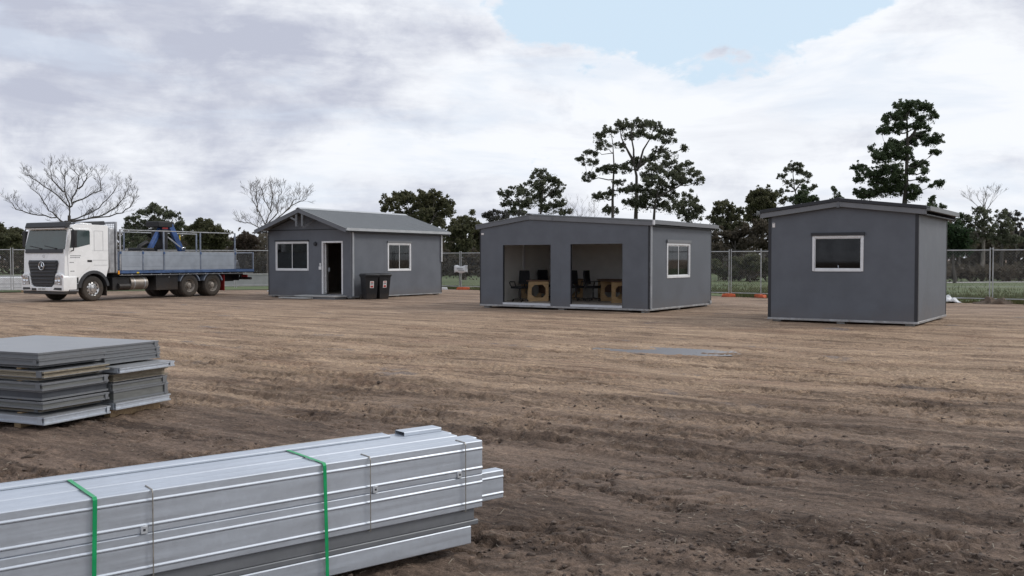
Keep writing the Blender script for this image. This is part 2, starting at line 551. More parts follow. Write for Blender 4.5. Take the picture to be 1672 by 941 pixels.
def ground_fields(X, Y):
    """height and soil tone of the yard at X, Y"""
    u = X * DIR[0] + Y * DIR[1]; v = -X * DIR[1] + Y * DIR[0]
    near = 1 - sstep(Y, 12, 34)
    h = 0.035 * fbm(X / 3.6, Y / 3.6, 3, 1)
    streak = fbm(u / 2.6, v / 0.34, 4, 21, 0.55)
    h = h + (0.008 + 0.014 * near) * streak
    patch = sstep(fbm(X / 1.5 + u / 4, Y / 1.1, 4, 41), -0.1, 0.5) * (0.25 + 0.75 * near)
    lump = fbm(X / 0.16, Y / 0.16, 4, 61, 0.6)
    h = h + 0.034 * patch * lump + 0.012 * fbm(X / 0.07, Y / 0.07, 3, 71, 0.6) * near
    rid = np.abs(fbm(X / 0.30, Y / 0.22, 4, 111, 0.62))
    h = h - 0.05 * near * np.exp(-(rid / 0.09) ** 2) * sstep(fbm(X / 1.1, Y / 0.8, 3, 121), -0.05, 0.4)
    # pushed up crumbs along the edges of the ruts
    ridge = sstep(fbm(u / 1.9, v / 0.42, 3, 91), 0.28, 0.62) * near
    h = h + ridge * (0.02 + 0.03 * np.clip(lump, -0.5, 1))
    tone = np.zeros_like(X)
    for (p, deg, k, hw, tread, press) in TRACKS:
        a = math.radians(deg); dx, dy = math.cos(a), math.sin(a)
        s = (X - p[0]) * dx + (Y - p[1]) * dy
        d = -(X - p[0]) * dy + (Y - p[1]) * dx - k * s * s
        d = d + 0.06 * fbm(s / 1.4, np.zeros_like(s), 2, int(deg * 7) % 97 + 5)
        brk = sstep(fbm(s / 2.5, d * 0 + p[0], 2, 33), -0.55, 0.15) * (1 - sstep(np.abs(s), 9, 16))
        inside = (1 - sstep(np.abs(d), hw * 0.8, hw * 1.1)) * brk
        edge = np.exp(-((np.abs(d) - hw * 1.25) / 0.07) ** 2) * brk
        h = h - press * inside + press * 0.9 * edge * (0.5 + np.clip(lump, 0, 1))
        if tread > 0:
            ph = (s + np.abs(d) * 0.9) / 0.17
            bars = sstep(np.sin(2 * math.pi * ph), -0.2, 0.5)
            h = h + tread * (bars - 0.5) * inside
        tone = tone + 0.5 * inside - 0.25 * edge
    # shallow dished places where water lies
    for (cx, cy, rx, ry, dp) in PUDDLES:
        q = ((X - cx) / rx) ** 2 + ((Y - cy) / ry) ** 2
        h = h * (1 - 0.3 * np.exp(-q * 0.6)) - dp * np.exp(-q)
    flat = 1 - sstep(Y, 30, 40) * 0.8
    h = h * flat
    return h, tone


PUDDLES = [(2.92, 17.3, 0.78, 0.36, 0.034), (-1.7, 18.8, .5, .5, 0.006), (7.0, 14.2, .5, .5, .006)]


def make_ground():
    rows = np.concatenate([[-400, -60, -20, -8, -3, 0, 1.5, 2.6], np.geomspace(3.4, 62, 760), np.geomspace(66, 3200, 40)])
    U = np.linspace(-1, 1, 760)
    half = 0.60 * np.abs(rows) + 2.6
    X = half[:, None] * U[None, :]
    ext = np.array([1.5, 8, 40, 250, 2500.0])
    XL = -(half[:, None] + ext[::-1][None, :]); XR = half[:, None] + ext[None, :]
    X = np.concatenate([XL, X, XR], axis=1)
    Y = np.repeat(rows[:, None], X.shape[1], axis=1)
    h, tone = ground_fields(X, Y)
    h = np.where((Y > 66) | (Y < 2), 0.0, h)
    h = np.where(np.abs(X) > half[:, None] + 20, 0.0, h)
    nr, nc = X.shape
    verts = np.stack([X, Y, h], axis=2).reshape(-1, 3)
    i = np.arange(nr - 1)[:, None] * nc + np.arange(nc - 1)[None, :]
    quads = np.stack([i, i + 1, i + nc + 1, i + nc], axis=2).reshape(-1)
    o = fast_mesh('ground', verts, 4, quads, ground_material(), None, True)
    at = o.data.attributes.new('track', 'FLOAT', 'POINT')
    at.data.foreach_set('value', tone.reshape(-1).astype(np.float32))
    return tag(o, 'brown churned dirt yard with wheel tracks and crumbly soil', None, None, 'structure')


def ground_material():
    m, t, b = base_mat('yard_soil')
    tc = t.node('ShaderNodeTexCoord').outputs['Object']
    sep = t.node('ShaderNodeSeparateXYZ'); t.link(tc, sep.inputs[0])
    ang = math.atan2(DIR[1], DIR[0])
    rot = t.mapping(tc, rot=(0, 0, -ang))
    st1 = t.noise(t.mapping(rot, scale=(0.28, 1.5, 1)), 1.0, 6, 0.62, 0.5)
    st2 = t.noise(t.mapping(rot, loc=(5, 3, 0), scale=(1.0, 6.5, 1)), 1.0, 6, 0.65, 0.4)
    st3 = t.noise(t.mapping(rot, loc=(9, 1, 0), scale=(4.0, 22, 1)), 1.0, 5, 0.7)
    big = t.noise(t.mapping(tc, scale=(0.16, 0.24, 1)), 1.0, 4, 0.55)
    grit = t.noise(tc, 26, 6, 0.75)
    grit2 = t.noise(tc, 90, 4, 0.75)
    redn = t.noise(t.mapping(rot, loc=(2, 8, 0), scale=(0.35, 1.1, 1)), 1.0, 5, 0.6)
    # the freshly stripped topsoil lies in the part of the yard by the material stacks, drier clay beyond
    warp = t.math('ADD', sep.outputs[1], t.math('MULTIPLY', t.math('SUBTRACT', st1, 0.5), 7.0))
    warp = t.math('ADD', warp, t.math('MULTIPLY', sep.outputs[0], 0.22))
    warp = t.math('ADD', warp, t.math('MULTIPLY', t.math('SUBTRACT', big, 0.5), 8.0))
    clay = t.smooth(warp, 7.5, 15.0)
    farz = t.smooth(warp, 24, 38)
    tr = t.node('ShaderNodeAttribute', attribute_name='track')
    mixn = t.math('ADD', t.math('MULTIPLY', st1, 0.40), t.math('MULTIPLY', st2, 0.38))
    mixn = t.math('ADD', mixn, t.math('MULTIPLY', st3, 0.22))
    topsoil = t.mix(t.smooth(mixn, 0.38, 0.62), (0.070, 0.049, 0.038), (0.240, 0.172, 0.130))
    claycol = t.mix(t.smooth(mixn, 0.36, 0.63), (0.148, 0.100, 0.070), (0.50, 0.358, 0.243))
    claycol = t.mix(t.math('MULTIPLY', t.smooth(redn, 0.5, 0.68), 0.5), claycol, (0.25, 0.155, 0.105))
    farc = t.mix(t.smooth(mixn, 0.38, 0.62), (0.138, 0.098, 0.075), (0.39, 0.285, 0.21))
    c = t.mix(clay, topsoil, claycol)
    c = t.mix(t.math('MULTIPLY', farz, 0.75), c, farc)
    # bluish gravel left in a few spots
    grav = t.smooth(t.math('ADD', t.noise(t.mapping(rot, loc=(1, 4, 0), scale=(0.5, 0.9, 1)), 1.0, 5, 0.6), t.math('MULTIPLY', st2, 0.1)), 0.675, 0.73)
    c = t.mix(t.math('MULTIPLY', t.math('MULTIPLY', grav, clay), 0.6), c, (0.15, 0.145, 0.155))
    c = t.mix(t.math('MULTIPLY', t.math('MULTIPLY', tr.outputs['Fac'], t.math('ADD', t.math('MULTIPLY', clay, 0.5), 0.12)), 1.0, clamp=True), c, (0.30, 0.225, 0.155))
    st4 = t.noise(t.mapping(rot, loc=(3, 7, 0), scale=(1.6, 14, 1)), 1.0, 6, 0.75, 0.3)
    g = t.math('ADD', t.math('MULTIPLY', grit, 0.75), t.math('MULTIPLY', grit2, 0.5))
    g = t.math('ADD', g, t.math('MULTIPLY', st4, 0.35))
    k = t.smooth(g, 0.56, 1.04, 0.42, 1.55)
    mu = t.node('ShaderNodeVectorMath', operation='SCALE'); t.link(c, mu.inputs[0]); t.link(k, mu.inputs['Scale'])
    c = mu.outputs[0]
    # pale flecks of straw and small stones
    vo = t.node('ShaderNodeTexVoronoi'); vo.inputs['Scale'].default_value = 16; t.link(t.mapping(rot, scale=(1, 2.2, 1)), vo.inputs['Vector'])
    vc = t.node('ShaderNodeSeparateColor'); t.link(vo.outputs['Color'], vc.inputs[0])
    fl = t.math('MULTIPLY', t.math('LESS_THAN', vo.outputs['Distance'], 0.17), t.math('GREATER_THAN', vc.outputs[0], 0.90))
    c = t.mix(t.math('MULTIPLY', fl, 0.55), c, (0.36, 0.31, 0.25))
    t.link(c, b.inputs['Base Color'])
    t.link(t.smooth(t.math('ADD', st1, t.math('MULTIPLY', big, 0.3)), 0.45, 0.8, 0.95, 0.72), b.inputs['Roughness'])
    b.inputs['Specular IOR Level'].default_value = 0.25
    bn = t.node('ShaderNodeBump'); bn.inputs['Strength'].default_value = 1.0; bn.inputs['Distance'].default_value = 0.035
    hh = t.math('ADD', t.math('MULTIPLY', grit, 0.8), t.math('MULTIPLY', st3, 0.6))
    hh = t.math('ADD', hh, t.math('MULTIPLY', grit2, 0.35))
    t.link(hh, bn.inputs['Height'])
    t.link(bn.outputs[0], b.inputs['Normal'])
    return m


make_ground()


def make_puddles():
    m, t, b = base_mat('muddy_water')
    tc = t.node('ShaderNodeTexCoord').outputs['Object']
    n = t.noise(tc, 6, 5, 0.6)
    t.link(t.mix(n, (0.13, 0.12, 0.13), (0.20, 0.18, 0.18)), b.inputs['Base Color'])
    b.inputs['Roughness'].default_value = 0.3
    b.inputs['Specular IOR Level'].default_value = 0.6
    bn = t.node('ShaderNodeBump'); bn.inputs['Strength'].default_value = 0.12; bn.inputs['Distance'].default_value = 0.01
    t.link(t.noise(tc, 12, 4, 0.6), bn.inputs['Height']); t.link(bn.outputs[0], b.inputs['Normal'])
    xs = np.linspace(1.2, 4.6, 90); ys = np.linspace(16.2, 18.5, 60)
    vv = []; ff = []
    X, Y = np.meshgrid(xs, ys)
    u = (X - 2.92) * 0.93 + (Y - 17.35) * -0.36; v = (X - 2.92) * 0.36 + (Y - 17.35) * 0.93
    q = (u / 1.5) ** 2 + (v / 0.85) ** 2
    keep = q < 1
    idx = {}
    for j in range(len(ys) - 1):
        for i in range(len(xs) - 1):
            if keep[j, i]:
                f = []
                for (a, bq) in ((j, i), (j, i + 1), (j + 1, i + 1), (j + 1, i)):
                    if (a, bq) not in idx:
                        idx[(a, bq)] = len(vv); vv.append((xs[bq], ys[a], -0.016))
                    f.append(idx[(a, bq)])
                ff.append(tuple(f))
    me = bpy.data.meshes.new('puddle'); me.from_pydata(vv, [], ff); me.materials.append(m)
    o = bpy.data.objects.new('puddle', me); col.objects.link(o)
    tag(o, 'shallow grey puddle lying on the dirt before the open hut', None, None, 'structure')


make_puddles()


# ------------------------------------------------------------------ huts
def wall_mesh(mb, fn, u0, u1, z0, z1, th, holes=(), gable=None):
    """wall panel: fn(u, t, z) with t = 0 outside, t = th inside; holes (ua, ub, za, zb); gable = [(u, z), ...] above z1"""
    us = sorted({u0, u1, *[h[0] for h in holes], *[h[1] for h in holes]})
    zs = sorted({z0, z1, *[max(h[2], z0) for h in holes], *[h[3] for h in holes]})
    def hole(u, z):
        return any(h[0] < u < h[1] and h[2] < z < h[3] for h in holes)
    for a, b in zip(us, us[1:]):
        for c, d in zip(zs, zs[1:]):
            if hole((a + b) / 2, (c + d) / 2):
                continue
            mb.add([fn(a, 0, c), fn(b, 0, c), fn(b, 0, d), fn(a, 0, d)], [(0, 1, 2, 3)], 0)
            mb.add([fn(a, th, c), fn(b, th, c), fn(b, th, d), fn(a, th, d)], [(3, 2, 1, 0)], 1)
    def rim(p, q):
        mb.add([fn(p[0], 0, p[1]), fn(q[0], 0, q[1]), fn(q[0], th, q[1]), fn(p[0], th, p[1])], [(0, 1, 2, 3)], 0)
    for h in holes:
        a, b, c, d = h[0], h[1], max(h[2], z0), h[3]
        for p, q in (((a, c), (a, d)), ((a, d), (b, d)), ((b, d), (b, c)), ((b, c), (a, c))):
            rim(p, q)
    top = [(u0, z1)] + list(gable or []) + [(u1, z1)]
    if gable:
        n = len(top)
        mb.add([fn(u, 0, z) for u, z in top], [tuple(range(n))], 0)
        mb.add([fn(u, th, z) for u, z in top], [tuple(reversed(range(n)))], 1)
    for p, q in zip(top, top[1:]):
        rim(p, q)
    rim((u0, z0), (u0, z1)); rim((u1, z1), (u1, z0)); rim((u1, z0), (u0, z0))


def window(parent, fn, ua, ub, za, zb, sash=2, fw=0.06, mullion=None, hood=None, hood_mat=None, deep=0.05, mat=None):
    """aluminium window; fn(u, t, z), t < 0 stands out from the wall"""
    mat = mat or M['white_frame']
    mb = MB()
    def bx(a, b, t0, t1, c, d, target):
        v = [fn(a, t0, c), fn(b, t0, c), fn(b, t1, c), fn(a, t1, c), fn(a, t0, d), fn(b, t0, d), fn(b, t1, d), fn(a, t1, d)]
        target.add(v, [(0, 3, 2, 1), (4, 5, 6, 7), (0, 1, 5, 4), (1, 2, 6, 5), (2, 3, 7, 6), (3, 0, 4, 7)])
    bx(ua, ua + fw, -0.02, deep, za, zb, mb); bx(ub - fw, ub, -0.02, deep, za, zb, mb)
    bx(ua + fw, ub - fw, -0.02, deep, zb - fw, zb, mb); bx(ua + fw, ub - fw, -0.02, deep, za, za + fw, mb)
    w = bpy.data.objects.new
    win = mb.build('window', mat, parent, bevel=0.006, segs=1)
    n = sash
    iw = (ub - ua - 2 * fw)
    for k in range(n):
        a = ua + fw + iw * k / n; b = ua + fw + iw * (k + 1) / n
        s = 0.028 if n > 1 else 0.02
        t0 = 0.0 if k % 2 == 0 else 0.016
        sm = MB()
        ov = 0.02 if n > 1 else 0
        a2 = a - (ov if k > 0 else 0); b2 = b + (ov if k < n - 1 else 0)
        bx(a2, a2 + s, t0, t0 + 0.014, za + fw, zb - fw, sm); bx(b2 - s, b2, t0, t0 + 0.014, za + fw, zb - fw, sm)
        bx(a2 + s, b2 - s, t0, t0 + 0.014, za + fw, za + fw + s, sm); bx(a2 + s, b2 - s, t0, t0 + 0.014, zb - fw - s, zb - fw, sm)
        sm.build('sash', mat, win)
        gm = MB()
        bx(a2 + s, b2 - s, t0 + 0.004, t0 + 0.009, za + fw + s, zb - fw - s, gm)
        gm.build('pane', M['glass'], win)
    if hood:
        hm = MB()
        bx(ua - 0.03, ub + 0.03, -0.05, -0.001, zb + 0.002, zb + hood, hm)
        hm.build('window_head', hood_mat or M['fascia'], parent)
    return win


def sheet_roof(a0, a1, b0, b1, thick=0.03, pitch=0.16, amp=0.014, along_b=True):
    """ribbed sheet between edges a0-a1 (eave) and b0-b1 (ridge): ribs run from eave to ridge"""
    a0, a1, b0, b1 = map(Vector, (a0, a1, b0, b1))
    n = max(2, int((a1 - a0).length / pitch))
    nrm = (a1 - a0).cross(b0 - a0).normalized()
    if nrm.z < 0:
        nrm = -nrm
    mb = MB(); v = []; f = []
    k = 0
    for i in range(n):
        for (q, up) in ((0.0, 0), (0.68, 0), (0.76, 1), (0.92, 1)):
            s = (i + q) / n
            e = nrm * (amp * up)
            pa = a0.lerp(a1, s) + e; pb = b0.lerp(b1, s) + e
            v += [pa, pb, pa - nrm * thick - e, pb - nrm * thick - e]
    v += [a1, b1, a1 - nrm * thick, b1 - nrm * thick]
    m = len(v) // 4
    for i in range(m - 1):
        o = i * 4; p = o + 4
        f += [(o, p, p + 1, o + 1), (o + 2, o + 3, p + 3, p + 2), (o, o + 2, p + 2, p), (o + 1, p + 1, p + 3, o + 3)]
    f += [(0, 1, 3, 2), ((m - 1) * 4, (m - 1) * 4 + 2, (m - 1) * 4 + 3, (m - 1) * 4 + 1)]
    mb.add(v, f)
    return mb


def hut_shell(root, W, D, zb, eave, apex_u, apex_z, th, holes_f, holes_r, mats, base=0.1, floor_z=0.15, gable_f=True, floor_proud=0.0, cladding_lines=True):
    """four walls, floor, ceiling, base channel of a hut; local x along the front, y into the depth"""
    fF = lambda u, t, z: (u, t, z)
    fB = lambda u, t, z: (u, D - t, z)
    fL = lambda u, t, z: (t, u, z)
    fR = lambda u, t, z: (W - t, u, z)
    g = [(apex_u, apex_z)]
    for fn, a, b, holes, gb in ((fF, 0, W, holes_f, g), (fB, 0, W, (), g), (fL, th + .003, D - th - .003, (), None), (fR, th + .003, D - th - .003, holes_r, None)):
        mb = MB()
        wall_mesh(mb, fn, a, b, zb, eave, th, holes, gb)
        mb.build('wall', mats, root)
    MB().box(th + .01, W - th - .01, -floor_proud + (th + .01 if floor_proud == 0 else 0), D - th - .01, floor_z - 0.06, floor_z).build('floor', M['floor'], root)
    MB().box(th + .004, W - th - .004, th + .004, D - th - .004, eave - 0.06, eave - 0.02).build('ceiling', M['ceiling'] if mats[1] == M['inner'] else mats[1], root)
    mb = MB()
    z0 = base
    o = 0.012
    mb.box(-o, W + o, -o, 0.05, z0, zb - 0.002); mb.box(-o, W + o, D - 0.05, D + o, z0, zb - 0.002)
    mb.box(-o, 0.05, 0.053, D - 0.053, z0, zb - 0.002); mb.box(W - 0.05, W + o, 0.053, D - 0.053, z0, zb - 0.002)
    mb.build('base_channel', M['base_steel'], root, bevel=0.004, segs=1)
    for x in (0.2, W / 2, W - 0.2):
        for y in (0.2, D / 2, D - 0.2):
            MB().box(x - .1, x + .1, y - .1, y + .1, -0.05, z0 - .001).build('support_block', M['concrete'], root)
    return fF, fB, fL, fR


def corner_trim(root, W, D, zb, eave, mat, which, s=0.05, e=0.006):
    for cx, cy in which:
        mb = MB()
        x0, x1 = (-e, s) if cx == 0 else (W - s, W + e)
        y0, y1 = (-e, s) if cy == 0 else (D - s, D + e)
        # an L of two thin flats wrapped round the corner
        if cy == 0:
            mb.box(x0, x1, -e, -0.001, zb, eave)
        else:
            mb.box(x0, x1, D + 0.001, D + e, zb, eave)
        yy0, yy1 = (0.0, s) if cy == 0 else (D - s, D)
        if cx == 0:
            mb.box(-e, -0.001, yy0, yy1, zb, eave)
        else:
            mb.box(W + 0.001, W + e, yy0, yy1, zb, eave)
        mb.build('corner_trim', mat, root)


def barge(root, W, apex_u, y, eave, apex_z, ov, h, th, mat, lift=0.0, split=None):
    """sloping barge boards on a gable end at depth y (outer face at y - th)"""
    sl = (apex_z - eave) / apex_u; sr = (apex_z - eave) / (W - apex_u)
    pl = (-ov, eave - sl * ov); pr = (W + ov, eave - sr * ov); pa = (apex_u, apex_z)
    for k, (p, q) in enumerate(((pl, pa), (pa, pr))):
        poly = [(p[0], p[1] + lift), (q[0], q[1] + lift), (q[0], q[1] + lift - h), (p[0], p[1] + lift - h)]
        MB().prism(poly, lambda a, b, t: (a, t, b), y - th, y).build('barge_board', mat[k] if isinstance(mat, (list, tuple)) else mat, root, bevel=0.004, segs=1)


def gutter(root, pa, pb, mat, drop=0.1, w=0.09, name='gutter'):
    """square eave gutter between two points along local y, hanging outward in x"""
    sgn = 1 if w > 0 else -1
    mb = MB()
    x, z = pa[0], pa[2]
    a = abs(w)
    prof = [(0, 0), (a, 0), (a, drop), (a - .006, drop), (a - .006, .006), (.006, .006), (.006, drop), (0, drop)]
    mb.prism(prof, lambda p, q, t: (x + sgn * p, t, z - drop + q), pa[1], pb[1])
    return mb.build(name, mat, root)


def downpipe(root, x, y, z0, z1, mat, r=0.035):
    return MB().tube([(x, y, z0), (x, y, z1)], r, 12).build('downpipe', mat, root, smooth=True)


# ---- hut one: gabled hut with an open door
def hut_with_door():
    W, D = 4.84, 6.28
    root = thing('gabled_hut', 'dark grey hut with steep gable roof, open front door and two wheelie bins beside it', 'hut', (-10.745, 42.023, 0), R_(-32), 'grey portable huts')
    th, zb, ev = 0.08, 0.10, 2.92
    ap_u, ap_z = 2.42, 3.72
    hf = [(0.46, 2.42, 1.17, 2.43), (3.18, 4.36, 0.19, 2.42)]
    hr = [(2.32, 3.95, 1.15, 2.38)]
    mats = [M['wall'], M['inner_dark']]
    fF, fB, fL, fR = hut_shell(root, W, D, zb, ev, ap_u, ap_z, th, hf, hr, mats, base=0.06, floor_z=0.18)
    window(root, fF, 0.46, 2.42, 1.17, 2.43, 2, 0.07, hood=0.06, hood_mat=M['trim_black'])
    window(root, fR, 2.32, 3.95, 1.15, 2.38, 2, 0.07, hood=0.08, hood_mat=M['fascia_mid'])
    # flat battens of the gable infill
    MB().box(0.05, W - 0.05, -0.012, -0.001, 2.90, 2.94).build('gable_rail', M['trim_black'], root)
    # door frame, jamb post and half seen leaf swung inwards
    mb = MB()
    mb.box(3.18, 3.25, -0.02, 0.09, 0.19, 2.42); mb.box(4.29, 4.36, -0.02, 0.09, 0.19, 2.42); mb.box(3.25, 4.29, -0.02, 0.09, 2.35, 2.42)
    fr = mb.build('door_frame', M['white_frame'], root, bevel=0.006, segs=1)
    leaf = MB()
    a = R_(127); hx, hy = 3.262, 0.11
    ca, sa = math.cos(a), math.sin(a)
    def dl(u, t, z): return (hx + u * ca - t * sa, hy + u * sa + t * ca, z)
    def dbox(mb_, u0, u1, t0, t1, z0, z1):
        v = [dl(u0, t0, z0), dl(u1, t0, z0), dl(u1, t1, z0), dl(u0, t1, z0), dl(u0, t0, z1), dl(u1, t0, z1), dl(u1, t1, z1), dl(u0, t1, z1)]
        mb_.add(v, [(0, 3, 2, 1), (4, 5, 6, 7), (0, 1, 5, 4), (1, 2, 6, 5), (2, 3, 7, 6), (3, 0, 4, 7)])
    dbox(leaf, 0, 0.96, -0.04, 0, 0.2, 2.33)
    door = leaf.build('door', M['white_frame'], root, bevel=0.004, segs=1)
    hd = MB(); dbox(hd, 0.86, 0.9, -0.1, -0.042, 1.12, 1.3); hd.build('handle', M['galv'], door)
    # white lock plate and strip beside the frame
    lk = MB().box(3.02, 3.16, -0.035, -0.001, 1.22, 1.36); lk.box(3.06, 3.14, -0.03, -0.001, 1.38, 1.5)
    lk.build('lock_plate', M['white_frame'], root, bevel=0.01)
    lm = MB().lathe([(0, -.001), (.075, -.001), (.085, -.03), (.07, -.075), (0, -.085)], lambda p, q, t: (2.83 + p, t, 2.32 + q * 1.1), 18)
    lm.build('bulkhead_lamp', M['trim_black'], root, smooth=True)
    # roof with a deep front overhang
    oy, ov = 0.62, 0.22
    sl = (ap_z - ev) / ap_u
    tz = 0.09
    zl = ev - sl * ov + tz; za = ap_z + tz
    for sgn in (-1, 1):
        xe = -ov if sgn < 0 else W + ov
        sheet_roof((xe, -oy, zl), (xe, D + 0.35, zl), (ap_u, -oy, za), (ap_u, D + 0.35, za), 0.035, 0.2, 0.018).build('roof_sheet', M['roof'], root)
    MB().prism([(-.14, -.02), (0, .045), (.14, -.02), (.14, -.035), (0, .03), (-.14, -.035)], lambda p, q, t: (ap_u + p, t, za + q), -oy - .01, D + .36).build('ridge_cap', M['gutter'], root)
    barge(root, W, ap_u, -oy + 0.03, ev, ap_z, ov, 0.16, 0.03, [M['fascia'], M['fascia']], lift=0.07)
    barge(root, W, ap_u, D + 0.35, ev, ap_z, ov, 0.2, 0.03, M['fascia'], lift=0.07)
    # soffit beam and open truss pieces in the gable
    tr = MB()
    for dx in (-0.17, 0.17):
        tr.box(ap_u + dx - .045, ap_u + dx + .045, -oy + .05, -oy + .11, 3.05, ap_z - 0.15)
    tr.bar((ap_u - .16, -oy + .08, 3.3), (ap_u - .5, -oy + .08, 3.44), .05, .08); tr.bar((ap_u + .2, -oy + .08, 3.0), (ap_u + .42, -.02, 3.35), .07, .07)
    tr.build('gable_truss', M['fascia_mid'], root)
    for xs in (-0.1, W + 0.02):
        MB().box(xs, xs + .08, -oy + .02, -0.02, ev - 0.10, ev - 0.03).build('eave_beam', M['fascia'], root)
    gutter(root, (W + ov - 0.02, -oy + 0.02, zl + 0.005), (0, D + 0.36, 0), M['gutter'], 0.11, 0.09)
    MB().box(W + ov - .045, W + ov - .022, -oy + .03, D + .34, zl - .16, zl - .04).build('eave_fascia', M['trim_black'], root)
    # soffit lining below the side overhang
    MB().box(W + .008, W + ov - .05, 0.02, D + .3, ev - .10, ev - .08).build('soffit', M['fascia'], root)
    downpipe(root, W + 0.05, 0.04, 0.12, ev - 0.02, M['gutter'], 0.04)
    downpipe(root, W + 0.05, D - 0.06, 1.55, ev - 0.02, M['white_frame'], 0.035)
    corner_trim(root, W, D, zb, ev, M['trim_black'], [(0, 0), (1, 1)], 0.05)
    corner_trim(root, W, D, zb, ev, M['fascia'], [(1, 0)], 0.07)
    # joints between the cladding sheets
    jn = MB()
    for y in (2.1,):
        jn.box(W + .0005, W + .004, y - .006, y + .006, zb, ev - .1)
    jn.build('cladding_joint', M['fascia'], root)
    # things seen inside: curtain behind the front window
    cu = MB(); n = 26
    v = [(1.5 + .8 * i / n, 0.2 + .025 * math.sin(i * 1.9), z) for z in (1.15, 2.4) for i in range(n + 1)]
    cu.add(v, [(i, i + 1, n + 2 + i, n + 1 + i) for i in range(n)])
    cu.build('curtain', paint('grey_curtain', (.3, .31, .32), .9), root, smooth=True)
    return root


hut1 = hut_with_door()
_s1 = thing('door_step', 'low two tier grey deck step under the open door of the gabled hut', 'step', (-10.745, 42.023, 0), R_(-32))
MB().box(2.3, 4.62, -0.75, -0.03, 0.10, 0.15).build('tread', M['concrete'], _s1, bevel=0.005)
MB().box(2.35, 4.55, -0.70, -0.06, 0.0, 0.098).build('riser', M['fascia_mid'], _s1)
MB().box(1.75, 3.4, -1.12, -0.77, 0.02, 0.075).build('tread', M['concrete'], _s1, bevel=0.005)


# ---- hut two: wide hut with two big openings
def open_hut():
    W, D = 6.38, 5.16
    root = thing('open_fronted_hut', 'wide grey hut with two large open doorways and desks inside', 'hut', (-1.103, 32.959, 0), R_(-33.2), 'grey portable huts')
    th, zb, ev = 0.08, 0.115, 2.74
    ap_u, ap_z = 2.03, 3.02
    hf = [(0.95, 2.84, 0.118, 2.14), (3.59, 5.47, 0.118, 2.15)]
    hr = [(1.33, 3.22, 1.05, 2.19)]
    mats = [M['wall_dark'], M['inner']]
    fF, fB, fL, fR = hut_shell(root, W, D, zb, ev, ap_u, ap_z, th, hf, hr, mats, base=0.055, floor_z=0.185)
    window(root, fR, 1.33, 3.22, 1.05, 2.19, 2, 0.075, hood=0.1, hood_mat=M['fascia_mid'])
    # pale sill plates across the two openings
    for a, b in ((0.95, 2.84), (3.59, 5.47)):
        MB().box(a + .002, b - .002, -0.02, 0.30, 0.12, 0.192).build('threshold', M['galv_bright'], root)
    jb = MB()
    for a, b in ((0.95, 2.84), (3.59, 5.47)):
        for x_ in (a, b - .012):
            MB().box(x_, x_ + .012, -.004, .084, .206, 2.14).build('jamb_lining', M['trim_black'], root)
    # inner partition stud seen through the left opening
    MB().box(th + .001, th + .05, 2.6, 2.68, 0.19, 2.66).build('wall_stud', M['white_frame'], root)
    ov, oy = 0.14, 0.06
    sl = (ap_z - ev) / ap_u; sr = (ap_z - ev) / (W - ap_u)
    tz = 0.13
    sheet_roof((-ov, -oy, ev - sl * ov + tz), (-ov, D + .2, ev - sl * ov + tz), (ap_u, -oy, ap_z + tz), (ap_u, D + .2, ap_z + tz), 0.03, 0.2, 0.02).build('roof_sheet', M['roof'], root)
    sheet_roof((W + ov, -oy, ev - sr * ov + tz), (W + ov, D + .2, ev - sr * ov + tz), (ap_u, -oy, ap_z + tz), (ap_u, D + .2, ap_z + tz), 0.03, 0.2, 0.02).build('roof_sheet', M['roof'], root)
    MB().prism([(-.12, -.01), (0, .03), (.12, -.01), (.12, -.025), (0, .015), (-.12, -.025)], lambda p, q, t: (ap_u + p, t, ap_z + tz + q + .012), -oy - .01, D + .2).build('ridge_cap', M['fascia'], root)
    barge(root, W, ap_u, -0.004, ev, ap_z, ov, 0.135, 0.05, [M['fascia'], M['fascia_mid']], lift=0.095)
    barge(root, W, ap_u, D + .06, ev, ap_z, ov, 0.17, 0.05, M['fascia'], lift=0.115)
    MB().box(2.9, 2.96, -.062, -.055, 2.93, 3.05).build('barge_splice', M['fascia'], root)
    ze = ev - sr * ov + tz
    gutter(root, (W + ov - .03, 0.0, ze - .0), (0, D + .22, 0), M['fascia_mid'], 0.12, 0.09)
    gutter(root, (-ov + .03, 0.0, ev - sl * ov + tz), (0, D + .22, 0), M['fascia_mid'], 0.12, -0.09)
    MB().box(W + .004, W + ov - .035, 0.02, D + .1, ev - .05, ev - .03).build('soffit', M['trim_black'], root)
    MB().box(W + ov - .03, W + ov + .06, -0.05, 0.0, ze - .14, ze + .01).build('gutter_stop', M['white_frame'], root)
    downpipe(root, W + 0.045, 0.07, 0.1, ev - .04, M['gutter'], 0.032)
    corner_trim(root, W, D, zb, ev, M['trim_black'], [(0, 0), (1, 1)], 0.035)
    corner_trim(root, W, D, zb, ev, M['trim_black'], [(1, 0)], 0.03)
    tg = MB().box(0.06, 0.16, -.012, -.001, 2.5, 2.56); tg.build('number_tag', M['sticker_white'], root)
    bo = MB().box(W - .1, W + .05, D - .2, D - .05, 0.10, 0.2)
    bo.build('lifting_lug', M['base_steel'], root)
    jn = MB()
    for u in (3.2,):
        jn.box(u - .005, u + .005, -.003, -.0005, zb, ev)
    jn.build('cladding_joint', M['fascia'], root)
    return root


hut2 = open_hut()


